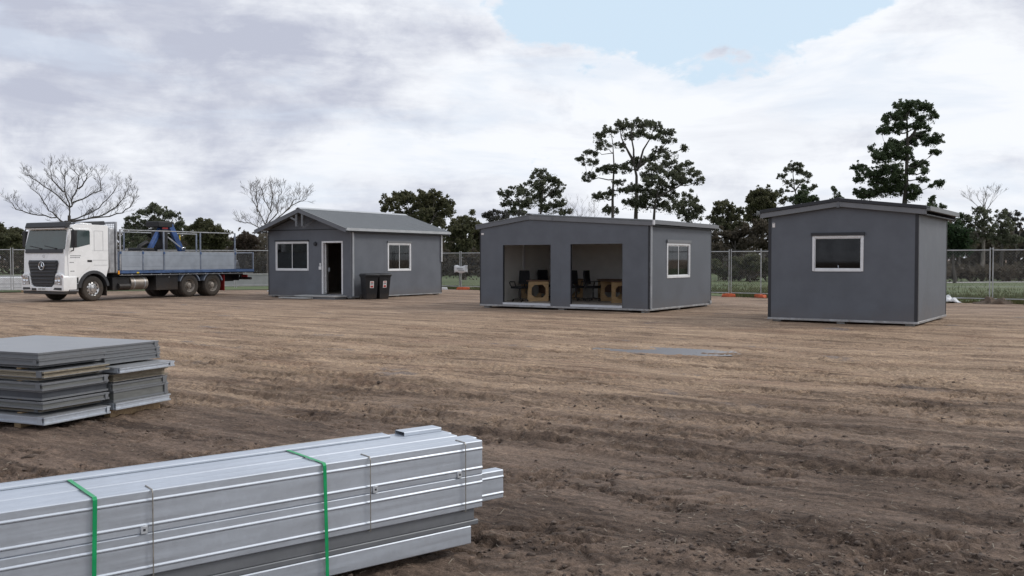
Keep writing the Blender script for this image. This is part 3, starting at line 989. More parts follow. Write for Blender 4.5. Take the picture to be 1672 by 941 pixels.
# ---- hut three: small square hut
def small_hut():
    W, D = 3.73, 3.95
    root = thing('small_square_hut', 'small square dark grey hut with one white framed window and black corner trims', 'hut', (6.829, 25.367, 0), R_(-33.7), 'grey portable huts')
    th, zb, ev = 0.08, 0.12, 2.80
    ap_u, ap_z = 1.83, 3.03
    hf = [(1.16, 2.44, 1.35, 2.26)]
    mats = [M['wall_dark'], M['inner_red']]
    fF, fB, fL, fR = hut_shell(root, W, D, zb, ev, ap_u, ap_z, th, hf, (), mats, base=0.06, floor_z=0.15)
    win = window(root, fF, 1.16, 2.44, 1.35, 2.26, 1, 0.058, hood=0.08, hood_mat=M['trim_black'])
    MB().tube([(1.82, -.005, 1.44), (1.82, -.005, 1.50)], 0.012, 6).build('winder', M['galv'], win)
    ov, oy = 0.2, 0.12
    sl = (ap_z - ev) / ap_u
    tz = 0.16
    zl = ev - sl * ov + tz
    for xe in (-ov, W + ov):
        sheet_roof((xe, -oy, zl), (xe, D + .15, zl), (ap_u, -oy, ap_z + tz), (ap_u, D + .15, ap_z + tz), 0.03, 0.2, 0.02).build('roof_sheet', M['roof_dark'], root)
    MB().prism([(-.12, -.01), (0, .035), (.12, -.01), (.12, -.025), (0, .015), (-.12, -.025)], lambda p, q, t: (ap_u + p, t, ap_z + tz + q + .014), -oy - .012, D + .16).build('ridge_cap', M['roof_dark'], root)
    barge(root, W, ap_u, -oy + .03, ev, ap_z, ov, 0.13, 0.03, [M['fascia_mid'], M['fascia_mid']], lift=0.095)
    barge(root, W, ap_u, -oy + .045, ev, ap_z, ov + .004, 0.085, 0.07, M['trim_black'], lift=0.185)
    barge(root, W, ap_u, D + .15, ev, ap_z, ov, 0.2, 0.03, M['fascia'], lift=0.13)
    MB().box(W + .008, W + ov - .02, .004, D + .1, ev - .06, ev - .04).build('soffit', M['trim_black'], root)
    mb = MB().prism([(ap_u - .035, ap_z + .11), (ap_u + .035, ap_z + .11), (ap_u + .035, ap_z - .06), (ap_u - .035, ap_z - .06)], lambda a, b, t: (a, t, b), -oy - .008, -oy - .0005)
    mb.build('apex_cover', M['fascia'], root)
    gutter(root, (W + ov - .01, -oy - .02, zl + .01), (0, D + .18, 0), M['roof'], 0.11, 0.1)
    gutter(root, (-ov + .01, -oy - .02, zl + .01), (0, D + .18, 0), M['roof'], 0.11, -0.1)
    corner_trim(root, W, D, zb, ev, M['trim_black'], [(0, 0), (1, 0), (1, 1)], 0.075)
    # black left edge of the front return
    tg = MB().box(0.1, 0.17, -.012, -.001, 2.50, 2.62); tg.build('number_tag', M['sticker_white'], root)
    MB().box(.11, .16, -.014, -.0125, 2.6, 2.64).build('number_tag', M['sticker_grey'], root)
    return root


hut3 = small_hut()


# ------------------------------------------------------------------ desks and chairs in the open hut
HUT2_LOC, HUT2_RZ = Vector((-1.103, 32.959, 0)), R_(-33.2)
def in_hut2(x, y, z=0.185):
    c, s = math.cos(HUT2_RZ), math.sin(HUT2_RZ)
    return (HUT2_LOC.x + x * c - y * s, HUT2_LOC.y + x * s + y * c, z)


def end_panel(mb, y, w, h, t, cut):
    """ply end panel in the x z plane at depth y with an eight sided opening"""
    a, b, c0, d0 = cut
    k = 0.11
    outer = [(0, 0), (w, 0), (w, h), (0, h)]
    inner = [(a + k, c0), (b - k, c0), (b, c0 + k), (b, d0 - k), (b - k, d0), (a + k, d0), (a, d0 - k), (a, c0 + k)]
    links = [(0, (7, 0)), (1, (1, 2)), (2, (3, 4)), (3, (5, 6))]
    V = lambda p, yy: (p[0], yy, p[1])
    quads = []
    for yy, flip in ((y, False), (y + t, True)):
        vs = [V(p, yy) for p in outer + inner]
        f = [(0, 1, 5, 4), (1, 6, 5), (1, 2, 7, 6), (2, 8, 7), (2, 3, 9, 8), (3, 10, 9), (3, 0, 11, 10), (0, 4, 11)]
        mb.add(vs, [tuple(reversed(q)) if flip else q for q in f])
    for poly in (outer, inner):
        n = len(poly)
        for i in range(n):
            p, q = poly[i], poly[(i + 1) % n]
            mb.add([V(p, y), V(q, y), V(q, y + t), V(p, y + t)], [(0, 1, 2, 3)])


def make_desk(label, loc, rz, length=1.6, w=0.75):
    d = thing('plywood_desk', label, 'desk', loc, rz, 'plywood desks in the open hut')
    for y in (0.0, length - 0.04):
        mb = MB(); end_panel(mb, y, w, 0.70, 0.04, (0.14, w - 0.1, 0.13, 0.58))
        mb.build('end_panel', M['ply'], d)
    MB().box(-.04, w + .04, -0.05, length + .05, 0.702, 0.74).build('desktop', M['desk_top'], d, bevel=.004, segs=1)
    MB().box(w - .1, w - .08, 0.042, length - .042, 0.25, 0.70).build('modesty_panel', M['desk_top'], d)
    return d


def make_chair(label, loc, rz):
    c = thing('office_chair', label, 'chair', loc, rz, 'black office chairs in the open hut')
    # faces -x
    prof = []
    mb = MB(); n = 8
    mb.prism([(-.24, -.20), (-.2, -.24), (.2, -.23), (.24, -.18), (.24, .18), (.2, .23), (-.2, .24), (-.24, .20)], lambda a, b, t: (a, b, t), .45, .53)
    mb.build('seat', M['black_fabric'], c, bevel=.025, segs=3)
    mb = MB(); v = []; f = []
    for i in range(7):
        z = .60 + .48 * i / 6; x = .235 + .03 * math.sin(i / 6 * 3.0) + .06 * i / 6
        hw = .19 + .035 * math.sin(math.pi * (i + 1) / 8)
        for yy in (-1, -.5, 0, .5, 1):
            v.append((x - .035 * abs(yy) ** 2 - .03, yy * hw, z)); 
        for yy in (-1, -.5, 0, .5, 1):
            v.append((x - .035 * abs(yy) ** 2 + .03, yy * hw, z))
    for i in range(6):
        o = i * 10; p = o + 10
        for k in range(4):
            f += [(o + k, p + k, p + k + 1, o + k + 1), (o + 5 + k, o + 6 + k, p + 6 + k, p + 5 + k)]
        f += [(o, o + 5, p + 5, p), (o + 4, p + 4, p + 9, o + 9)]
    for o in (0, 60):
        for k in range(4):
            f.append((o + k, o + k + 1, o + 6 + k, o + 5 + k))
    mb.add(v, f); mb.build('backrest', M['black_fabric'], c, bevel=.012, smooth=True)
    MB().bar((.15, 0, .46), (.27, 0, .48), .06, .02).bar((.27, 0, .47), (.3, 0, .75), .06, .02).build('back_bar', M['black_plastic'], c)
    for sg in (-1, 1):
        MB().tube([(.12, sg * .25, .48), (.10, sg * .29, .60), (.08, sg * .29, .68), (-.17, sg * .29, .69), (-.2, sg * .29, .66), (-.16, sg * .28, .56), (-.1, sg * .25, .48)], .018, 8).build('armrest', M['black_plastic'], c, smooth=True)
    MB().tube([(0, 0, .1), (0, 0, .3)], .032, 12).tube([(0, 0, .29), (0, 0, .46)], .02, 12).build('gas_lift', M['black_plastic'], c, smooth=True)
    mb = MB()
    for k in range(5):
        a = 2 * math.pi * k / 5 + .3
        mb.bar((0, 0, .11), (.28 * math.cos(a), .28 * math.sin(a), .075), .05, .03)
    b = mb.build('star_base', M['black_plastic'], c, bevel=.006)
    for k in range(5):
        a = 2 * math.pi * k / 5 + .3
        x, y = .28 * math.cos(a), .28 * math.sin(a)
        MB().lathe([(0, -.02), (.028, -.02), (.03, 0), (.028, .02), (0, .02)], lambda p, q, t: (x + p, y + t, .03 + q), 12).build('castor', M['black_plastic'], b, smooth=True)
    return c


# positions read from the floor of the hut
make_desk('pale plywood desk with eight sided cut out end in the left doorway', in_hut2(1.19, 1.2), R_(8), 1.5, 0.74)
make_desk('plywood desk at left edge of right doorway, its cut out end in shade', in_hut2(1.12, 3.8), R_(6), 1.1, 0.74)
make_desk('brown topped desk at the back wall seen in middle of right doorway', in_hut2(1.98, 4.92), R_(-88), 1.0, 0.6)
make_desk('plywood desk nearest the right edge of the right doorway', in_hut2(4.22, 1.70), R_(8), 1.6, 0.8)
make_chair('black office chair with armrests standing alone in the left doorway', in_hut2(0.98, 1.0), R_(50))
make_chair('black office chair half hidden behind the desk in left doorway', in_hut2(0.65, 3.35), R_(120))
make_chair('black office chair whose back shows at left edge of right doorway', in_hut2(2.25, 2.75), R_(118))
make_chair('black office chair with its seat towards the right, in right doorway', in_hut2(2.95, 2.75), R_(150))


# ------------------------------------------------------------------ wheelie bins
def make_bin(label, loc, rz):
    """lid hinge and wheels at -x, front at +x"""
    c = thing('wheelie_bin', label, 'bin', loc, rz, 'dark wheelie bins by the gabled hut')
    mb = MB()
    lv = [(.0, .20, .21, .0), (.06, .215, .22, .0), (.1, .22, .225, 0), (.86, .285, .275, 0), (.93, .29, .28, 0), (.93, .31, .30, 0), (.98, .31, .30, 0)]
    v = []; f = []
    for z, hx, hy, _ in lv:
        for sx, sy in ((-1, -1), (1, -1), (1, 1), (-1, 1)):
            v.append((sx * hx + .02, sy * hy, z))
    for i in range(len(lv) - 1):
        for k in range(4):
            f.append((i * 4 + k, i * 4 + (k + 1) % 4, i * 4 + 4 + (k + 1) % 4, i * 4 + 4 + k))
    f += [(3, 2, 1, 0), tuple((len(lv) - 1) * 4 + k for k in range(4))]
    mb.add(v, f)
    mb.build('body', M['bin'], c, bevel=.02, segs=3)
    lid = MB(); v = []; f = []
    for z, hx0, hx1, hy in ((.982, -.34, .36, .315), (1.02, -.34, .365, .32), (1.065, -.30, .31, .27), (1.08, -.2, .2, .18)):
        for x, y in ((hx0, -hy), (hx1, -hy), (hx1, hy), (hx0, hy)):
            v.append((x + .01, y, z))
    for i in range(3):
        for k in range(4):
            f.append((i * 4 + k, i * 4 + (k + 1) % 4, i * 4 + 4 + (k + 1) % 4, i * 4 + 4 + k))
    f += [(3, 2, 1, 0), (12, 13, 14, 15)]
    lid.add(v, f)
    lid.build('lid', M['bin'], c, bevel=.015, segs=2)
    MB().tube([(-.36, -.2, .96), (-.4, -.18, .99), (-.4, .18, .99), (-.36, .2, .96)], .014, 8).build('handle', M['bin'], c, smooth=True)
    for sg in (-1, 1):
        w = MB().lathe([(0, -.025), (.08, -.025), (.1, -.02), (.1, .02), (.08, .025), (0, .025)], lambda p, q, t: (-.22 + p, sg * .26 + t, .1 + q), 20)
        w.build('wheel', M['black_plastic'], c, smooth=True)
    def sk(x, y0, y1, z0, z1, m, dx):
        # sticker follows the slight taper of the front
        fx = lambda z: .24 + (z - .1) / .76 * .065 + dx
        return MB().add([(fx(z0), y0, z0), (fx(z0), y1, z0), (fx(z1), y1, z1), (fx(z1), y0, z1), (fx(z0) - .003, y0, z0), (fx(z0) - .003, y1, z0), (fx(z1) - .003, y1, z1), (fx(z1) - .003, y0, z1)],
                        [(0, 1, 2, 3), (7, 6, 5, 4), (0, 4, 5, 1), (1, 5, 6, 2), (2, 6, 7, 3), (3, 7, 4, 0)])
    st = sk(0, -.085, .085, .48, .76, 0, .004).build('sticker', M['sticker_white'], c)
    for z0, z1, m in ((.70, .735, 'sticker_red'), (.62, .68, 'sticker_grey'), (.50, .58, 'sticker_red')):
        sk(0, -.06, .06, z0, z1, 0, .0075).build('print', M[m], st)
    return c


def in_hut1(x, y, z=0):
    c, s = math.cos(R_(-32)), math.sin(R_(-32))
    return (-10.745 + x * c - y * s, 42.023 + x * s + y * c, z)


make_bin('dark wheelie bin nearer the hut corner, larger looking of the two', in_hut1(4.84 + .66, .32), R_(-58))
make_bin('dark wheelie bin partly hidden behind its twin, further from corner', in_hut1(4.84 + .72, 1.02), R_(-50))


# ------------------------------------------------------------------ flatbed truck
TM = {
    'white': paint('white_truck_paint', (0.86, 0.87, 0.88), 0.28, 0, 0.03, 2, coat=0.4, dirt=(MUD, 0.22, 0.8)),
    'dark': paint('dark_truck_plastic', (0.035, 0.037, 0.042), 0.5, 0, 0.2, 4, dirt=(MUD, 0.5, 0.8)),
    'black': paint('black_chassis', (0.016, 0.016, 0.018), 0.55, 0, 0.3, 4, dirt=(MUD, 0.5, 0.9)),
    'tyre': paint('muddy_tyre_rubber', (0.030, 0.028, 0.027), 0.85, 0, 0.3, 8, dirt=((0.13, 0.1, 0.075), 0.75, 1.2)),
    'rim': paint('dusty_wheel_rim', (0.30, 0.27, 0.24), 0.5, 0.3, 0.3, 10),
    'alloy': paint('polished_alloy_rim', (0.68, 0.68, 0.68), 0.28, 0.85, 0.12, 8),
    'glass': paint('dark_windscreen_glass', (0.028, 0.048, 0.048), 0.05, 0, 0.25, 2, spec=0.8),
    'silver': paint('aluminium_side_panel', (0.36, 0.40, 0.46), 0.42, 0.35, 0.07, 3, dirt=(MUD, 0.1, 1.3)),
    'blue': paint('blue_tray_paint', (0.055, 0.10, 0.21), 0.5, 0, 0.25, 5, dirt=(MUD, 0.3, 1.2)),
    'bluegrey': paint('blue_grey_post', (0.20, 0.23, 0.29), 0.45, 0.2, 0.2, 5),
    'crane': paint('blue_crane_paint', (0.045, 0.095, 0.25), 0.5, 0, 0.3, 4),
    'steel': paint('bare_grey_steel', (0.42, 0.43, 0.45), 0.42, 0.5, 0.15, 5),
    'tank': paint('dull_steel_tank', (0.27, 0.245, 0.22), 0.42, 0.5, 0.2, 4, dirt=(MUD, 0.4, 0.7)),
    'chrome': paint('chrome', (0.75, 0.76, 0.78), 0.14, 1.0, 0.05, 8),
    'lamp': paint('headlight_lens', (0.50, 0.52, 0.55), 0.08, 0.4, 0.3, 12, spec=0.8),
    'amber': paint('amber_lens', (0.8, 0.33, 0.03), 0.25, 0, 0.1, 10),
    'red': paint('red_lens', (0.22, 0.02, 0.02), 0.4, 0, 0.1, 10),
    'plate': paint('white_number_plate', (0.68, 0.68, 0.66), 0.4, 0, 0.05, 10),
    'letter': paint('grey_lettering', (0.23, 0.24, 0.26), 0.5, 0, 0.1, 10),
    'yellow': paint('yellow_marker', (0.7, 0.5, 0.04), 0.4, 0, 0.1, 10),
}


def make_truck():
    a = R_(61.5)
    root = thing('flatbed_truck', 'white flatbed lorry with blue crane and silver tray sides parked by the fence', 'truck', (-16.604, 37.716, 0), a)
    T = TM
    XZ = lambda p, q, t: (p, t, q)
    YB = 2.5
    # cab shell: side outline with the wheel arch cut out
    arch = [(0.05 + 0.66 * math.cos(R_(d)), 0.52 + 0.66 * math.sin(R_(d))) for d in range(18, 176, 13)]
    prof = [(-1.17, 0.62), (-1.24, 0.75), (-1.24, 1.2), (-1.225, 1.75), (-1.20, 2.02), (-1.02, 2.84), (-0.93, 2.96), (-0.75, 3.02), (0.3, 3.03), (0.74, 3.01), (0.76, 2.9), (0.76, 1.33), (0.72, 1.2)] + arch[1:]
    prof += [(-0.62, 0.62)]
    cab = MB().prism(prof, XZ, 0.02, YB - 0.02).build('cab', T['white'], root, bevel=0.05, segs=3)
    # windscreen lies on the raked front of the cab
    d = Vector((-1.02 + 1.20, 0, 2.84 - 2.02)).normalized(); nrm = Vector((-d.z, 0, d.x))
    def ws(y, s, o): p = Vector((-1.20, 0, 2.02)) + d * s + nrm * o; return (p.x, y, p.z)
    mb = MB()
    for o in (0.012,):
        rows = [(0.02, .05), (0.10, .04), (0.74, .12), (0.80, .16)]
        v = []
        for s, inset in rows:
            for yy in (inset, YB - inset):
                v.append(ws(yy, s, o))
        for s, inset in rows:
            for yy in (inset, YB - inset):
                v.append(ws(yy, s, 0.001))
        f = []
        for i in range(3):
            f += [(i * 2, i * 2 + 1, i * 2 + 3, i * 2 + 2), (i * 2 + 8, i * 2 + 10, i * 2 + 11, i * 2 + 9), (i * 2, i * 2 + 2, i * 2 + 10, i * 2 + 8), (i * 2 + 1, i * 2 + 9, i * 2 + 11, i * 2 + 3)]
        f += [(0, 8, 9, 1), (6, 7, 15, 14)]
        mb.add(v, f)
    w = mb.build('windscreen', T['glass'], cab)
    wp = MB()
    for y0, y1 in ((0.5, 1.25), (1.4, 2.15)):
        wp.bar(ws(y0, 0.05, .03), ws(y1, 0.16, .03), .03, .02); wp.bar(ws(y0, .03, .03), ws(y0 + .1, .06, .03), .05, .04)
    wp.build('wiper', T['black'], w)
    MB().prism([(-1.21, 1.98), (-1.235, 1.9), (-1.25, 1.9), (-1.225, 2.06), (-1.21, 2.06)], XZ, 0.12, YB - 0.12).build('cowl_panel', T['dark'], cab)
    # sun visor and roof deflector
    MB().prism([(-1.16, 2.86), (-1.19, 2.92), (-1.12, 3.1), (-0.9, 3.12), (-0.88, 3.03), (-1.0, 2.95), (-1.04, 2.87)], XZ, 0.03, YB - 0.03).build('sun_visor', T['dark'], cab, bevel=.02)
    MB().prism([(-1.18, 2.84), (-1.19, 2.87), (-1.0, 2.9), (-1.0, 2.87)], XZ, 0.1, YB - 0.1).build('visor_rim', T['white'], cab)
    rf = MB().box(-.3, .7, .5, 2.0, 3.03, 3.09)
    rf.build('roof_hatch', T['dark'], cab, bevel=.02)
    ra = MB().prism([(-.35, 3.04), (-.2, 3.14), (.68, 3.2), (.72, 3.04)], XZ, .12, .9); ra.build('roof_duct', T['dark'], cab, bevel=.03)
    MB().prism([(-.5, 3.035), (-.45, 3.1), (.05, 3.08), (.1, 3.035)], XZ, .1, .4).build('roof_lamp_bar', T['white'], cab, bevel=.02)
    # grille: black frame with five louvres
    xg = -1.246
    YZ = lambda p, q, t: (t, p, q)
    gp = [(.40, 1.62), (2.12, 1.62), (2.16, 1.5), (2.02, 1.02), (1.96, .74), (1.84, .62), (.68, .62), (.56, .74), (.50, 1.02), (.36, 1.5)]
    gr = MB().prism(gp, YZ, xg - .03, xg - .001).build('grille', T['dark'], root, bevel=.012)
    lv = MB()
    for z, w0 in ((1.56, .46), (1.44, .44), (1.31, .46), (1.18, .52), (1.05, .54), (.90, .60), (.77, .62)):
        lv.prism([(xg - .03, z + .02), (xg - .07, z), (xg - .07, z - .03), (xg - .03, z - .05)], XZ, w0, YB - w0)
    lv.build('louvre', paint('grille_louvre', (.06, .062, .068), .4), gr, bevel=.006, segs=1)
    MB().box(xg - .035, xg - .031, .42, 2.08, .975, 1.03).build('grille_slot', T['black'], gr)
    # three pointed star in a ring
    em = MB()
    cy, cz, ro = 1.26, 1.40, .155
    ring = [(cy + ro * math.cos(t_ * math.pi / 16), cz + ro * math.sin(t_ * math.pi / 16)) for t_ in range(33)]
    em.tube([(xg - .095, p, q) for p, q in ring], .016, 8, caps=False)
    for k in range(3):
        an = math.pi / 2 + k * 2 * math.pi / 3
        tip = (cy + (ro - .005) * math.cos(an), cz + (ro - .005) * math.sin(an))
        b1 = (cy + .032 * math.cos(an + 1.05), cz + .032 * math.sin(an + 1.05)); b2 = (cy + .032 * math.cos(an - 1.05), cz + .032 * math.sin(an - 1.05))
        em.add([(xg - .09, *tip), (xg - .09, *b1), (xg - .09, *b2), (xg - .115, cy, cz)], [(0, 1, 3), (0, 3, 2), (1, 2, 3), (0, 2, 1)])
    em.build('star_emblem', T['chrome'], gr, smooth=True)
    ms = MB()
    ring = [(cy + .05 * math.cos(t_ * math.pi / 8), 1.78 + .05 * math.sin(t_ * math.pi / 8)) for t_ in range(17)]
    ms.tube([(xg - .0, p, q) for p, q in ring], .007, 6, caps=False)
    ms.build('small_badge', T['chrome'], cab)
    # bumper with lamps
    bp = [(.0, .42), (YB, .42), (YB + .02, .55), (YB + .02, .98), (YB - .1, 1.1), (YB - .42, 1.12), (YB - .48, 1.0), (YB - .56, .68), (YB - .7, .58), (.7, .58), (.56, .68), (.48, 1.0), (.42, 1.12), (.1, 1.1), (-.02, .98), (-.02, .55)]
    bu = MB().prism(bp, YZ, -1.33, -.72).build('bumper', T['white'], root, bevel=.03, segs=3)
    MB().prism([(.03, .30), (YB - .03, .30), (YB, .415), (0, .415)], YZ, -1.28, -.7).build('lower_apron', T['dark'], bu, bevel=.02)
    for sg in (0, 1):
        f = (lambda y: y) if sg == 0 else (lambda y: YB - y)
        hp = [(f(.06), .66), (f(.06), 1.0), (f(.32), 1.05), (f(.44), .98), (f(.50), .68)]
        hl = MB().prism(hp, YZ, -1.345, -1.331).build('headlight', T['lamp'], root, bevel=.006, segs=1)
        for yy, zz, rr in ((.2, .88, .085), (.37, .87, .07), (.2, .74, .05)):
            MB().lathe([(0, -1.352), (rr * .7, -1.352), (rr, -1.358), (rr, -1.346)], lambda p, q, t: (t, f(yy) + p, zz + q), 18).build('reflector', T['chrome'], hl, smooth=True)
        MB().prism([(f(.52), .68), (f(.46), 1.0), (f(.435), 1.0), (f(.495), .68)], YZ, -1.347, -1.332).build('lamp_surround', T['dark'], hl)
        MB().prism([(f(.08), .46), (f(.08), .56), (f(.5), .56), (f(.56), .48)], YZ, -1.338, -1.331).build('fog_lamp_slot', T['dark'], bu)
        MB().box(-1.345, -1.331, min(f(.02), f(.05)), max(f(.02), f(.05)), .96, 1.04).build('corner_marker', T['red'], bu)
    pl = MB().box(-1.345, -1.331, 1.02, 1.48, .44, .555).build('number_plate', T['plate'], root)
    ch = MB()
    for k in range(6):
        y0 = 1.07 + k * .062 + (.03 if k > 2 else 0)
        ch.box(-1.348, -1.3455, y0, y0 + .038, .47, .53)
    ch.build('plate_characters', T['letter'], pl)
    MB().box(-1.36, -1.3, 1.6, 1.85, .44, .53).build('tow_eye_cover', T['dark'], bu)
    # near side door with window, shut lines, handle and faint lettering
    dp = [(-1.09, 1.32), (-1.11, 2.0), (-0.95, 2.86), (-0.12, 2.86), (-.02, 2.78), (-.01, 1.5), (-.2, 1.3), (-.5, 1.1), (-.62, .95), (-1.09, .95)]
    dr = MB().prism(dp, XZ, -.004, .0185).build('door', T['white'], cab, bevel=.01, segs=2)
    wpn = [(-1.02, 2.10), (-.90, 2.80), (-.16, 2.80), (-.12, 2.74), (-.12, 2.25), (-.7, 2.12)]
    MB().prism(wpn, XZ, -.012, -.0045).build('side_window', T['glass'], dr)
    MB().prism([(-.79, 2.11), (-.72, 2.80), (-.68, 2.80), (-.75, 2.11)], XZ, -.0155, -.0125).build('window_divider', T['black'], dr)
    MB().box(-.24, -.03, -.014, -.0045, 1.55, 1.63).build('handle', T['black'], dr, bevel=.004)
    sn = MB()
    for zz, x0, x1 in ((1.78, -1.0, -.55), (1.71, -1.0, -.62), (1.52, -1.03, -.85), (1.18, -1.0, -.86)):
        x = x0
        while x < x1:
            wd = random.uniform(.03, .06)
            sn.box(x, x + wd, -.0062, -.0045, zz, zz + .035); x += wd + .014
    sn.build('lettering', T['letter'], dr)
    # sleeper panel seams, thin bars of plain grey
    sm = MB()
    for x0, x1, z0, z1 in ((.1, .5, 2.0, 2.01), (.1, .5, 2.78, 2.79), (.09, .1, 2.0, 2.79), (.5, .51, 2.0, 2.79), (.03, .70, 1.62, 1.63), (-.01, .74, 2.0, 2.003), (.06, .7, 1.42, 1.43)):
        sm.box(x0, x1, .014, .0195, z0, z1)
    sm.build('panel_seam', paint('seam_grey', (.35, .36, .38), .5), cab)
    MB().box(-1.085, -.64, -.01, .1, .36, .94).build('step_panel', T['dark'], cab, bevel=.02)
    stp = MB().box(-1.05, -.66, -.016, -.011, .70, .73); stp.box(-1.05, -.66, -.016, -.011, .44, .47); stp.build('step_edge', T['steel'], cab)
    # wheel arch extension
    ar = MB(); n = 14
    for k in range(n):
        a0 = R_(8 + (176 - 8) * k / n); a1 = R_(8 + (176 - 8) * (k + 1) / n)
        for r0, r1 in ((.60, .72),):
            P = lambda aa, rr, yy: (.05 + rr * math.cos(aa), yy, .50 + rr * math.sin(aa))
            vv = [P(a0, r0, -.03), P(a1, r0, -.03), P(a1, r1, -.02), P(a0, r1, -.02), P(a0, r0, .5), P(a1, r0, .5), P(a1, r1, .5), P(a0, r1, .5)]
            ar.add(vv, [(3, 2, 1, 0), (4, 5, 6, 7), (0, 1, 5, 4), (2, 3, 7, 6)] + ([(0, 4, 7, 3)] if k == 0 else []) + ([(1, 2, 6, 5)] if k == n - 1 else []))
    ar.build('mudguard', T['dark'], root, smooth=True)
    MB().box(.64, .67, .02, .5, .2, .85).build('mud_flap', T['black'], root)
    # mirrors
    for yy, sg in ((-.02, -1), (YB + .02, 1)):
        mr = MB().box(-1.06, -.92, *sorted((yy + sg * .10, yy + sg * .30)), 2.12, 2.78).build('mirror', T['black'], root, bevel=.03, segs=3)
        MB().tube([(-1.0, yy - sg * .02, 2.86), (-1.02, yy + sg * .12, 2.86), (-1.0, yy + sg * .2, 2.78)], .022, 8).tube([(-.95, yy - sg * .02, 1.98), (-.99, yy + sg * .16, 2.0), (-1.0, yy + sg * .2, 2.12)], .022, 8).build('mirror_arm', T['black'], mr, smooth=True)
        MB().box(-.93, -.915, *sorted((yy + sg * .13, yy + sg * .27)), 2.2, 2.72).build('mirror_glass', T['chrome'], mr)
    # wheels
    def wheel(x, y, out, alloy, r=.505, w=.29):
        # out = -1 faces the near side
        tr = MB().lathe([(.29, 0), (.33, -.012), (.44, -.02), (.475, -.005), (.492, .03), (r, .06), (r, w - .06), (.492, w - .03), (.475, w), (.29, w)], lambda p, q, t: (x + p, y + (t if out < 0 else -t), .50 + q), 40)
        # tread grooves
        wl = tr.build('wheel', T['tyre'], root, smooth=True, angle=50)
        gv = MB()
        for k in range(44):
            an = 2 * math.pi * k / 44
            for t0, t1 in ((.05, .12), (.17, .24)):
                an2 = an + (.07 if t0 > .1 else 0)
                ca, sa = math.cos(an2), math.sin(an2)
                yy0, yy1 = (y + t0, y + t1) if out < 0 else (y - t0, y - t1)
                e = Vector((-sa, 0, ca)) * .022; c0 = Vector((x + ca * (r - .002), 0, .5 + sa * (r - .002))); c1 = Vector((x + ca * (r + .008), 0, .5 + sa * (r + .008)))
                vv = [c0 - e, c0 + e, c1 + e, c1 - e]
                gv.add([(p.x, yy0, p.z) for p in vv] + [(p.x, yy1, p.z) for p in vv], [(0, 1, 2, 3), (7, 6, 5, 4), (0, 4, 5, 1), (1, 5, 6, 2), (2, 6, 7, 3), (3, 7, 4, 0)])
        gv.build('tread', T['tyre'], wl)
        if alloy:
            pr = [(.292, .012), (.285, -.002), (.27, .03), (.24, .05), (.20, .035), (.13, .03), (.12, -.03), (.06, -.045), (0, -.045)]
        else:
            pr = [(.292, .012), (.285, -.002), (.265, .04), (.22, .14), (.17, .15), (.15, .10), (.12, .10), (.11, .02), (.06, .0), (0, .0)]
        rm = MB().lathe(pr, lambda p, q, t: (x + p, y + (t if out < 0 else -t), .50 + q), 32)
        hb = rm
        for k in range(10):
            an = 2 * math.pi * k / 10
            cx, cz = x + .232 * math.cos(an), .5 + .232 * math.sin(an)
            t0 = .05 if alloy else .125
            yy = [y + (t0 - .004 if out < 0 else -(t0 - .004)), y + (t0 - .0055 if out < 0 else -(t0 - .0055))]
            hb.lathe([(0, yy[0]), (.034, yy[0])], lambda p, q, t: (cx + p, t - (.012 if out < 0 else -.012), cz + q), 12, 1)
        rim = rm.build('rim', [T['alloy'] if alloy else T['rim'], T['black']], wl, smooth=True, angle=40)
        nb = MB()
        for k in range(10):
            an = 2 * math.pi * (k + .5) / 10
            cx, cz = x + .165 * math.cos(an), .5 + .165 * math.sin(an)
            t0 = .036 if alloy else .148
            yy = [y + (t0 if out < 0 else -t0), y + ((t0 - .03) if out < 0 else -(t0 - .03))]
            nb.tube([(cx, yy[0], cz), (cx, yy[1], cz)], .014, 6)
        nb.build('wheel_nut', T['steel'], rim)
        return wl
    wheel(.05, .06, -1, True); wheel(.05, YB - .06, 1, True)
    for x in (5.02, 6.37):
        wheel(x, .07, -1, False); wheel(x, YB - .07, 1, False)
        wheel(x, .40, -1, False); wheel(x, YB - .40, 1, False)
    # chassis
    mb = MB()
    for y in (.85, 1.55):
        mb.box(-.6, 8.45, y, y + .1, .62, .92)
    for x in (.9, 2.2, 3.6, 4.4, 5.7, 7.0, 8.3):
        mb.box(x, x + .1, .95, 1.55, .66, .86)
    for x in (.05, 5.02, 6.37):
        mb.tube([(x, .1, .5), (x, YB - .1, .5)], .09, 10)
        if x > 1:
            mb.tube([(x, 1.0, .5), (x, 1.5, .5)], .24, 14)
    mb.box(.5, 1.6, .5, 2.0, .45, .95)
    mb.build('chassis', T['black'], root)
    MB().tube([(1.92, .36, .66), (2.78, .36, .66)], .28, 24).build('fuel_tank', T['tank'], root, smooth=True, angle=50, bevel=.01)
    tb = MB()
    for x in (2.08, 2.6):
        tb.tube([(x, .36, .66), (x + .05, .36, .66)], .286, 24)
    tb.build('tank_band', T['steel'], root, smooth=True)
    MB().box(1.02, 1.85, .12, .8, .38, .92).build('battery_box', T['black'], root, bevel=.02)
    MB().tube([(1.25, .1, .55), (1.8, .1, .55)], .13, 16).build('air_tank', T['black'], root, smooth=True)
    MB().box(3.2, 4.38, .10, .75, .34, .99).build('toolbox', T['black'], root, bevel=.015)
    MB().box(3.86, 3.92, .085, .098, .88, .91).build('toolbox_latch', T['steel'], root)
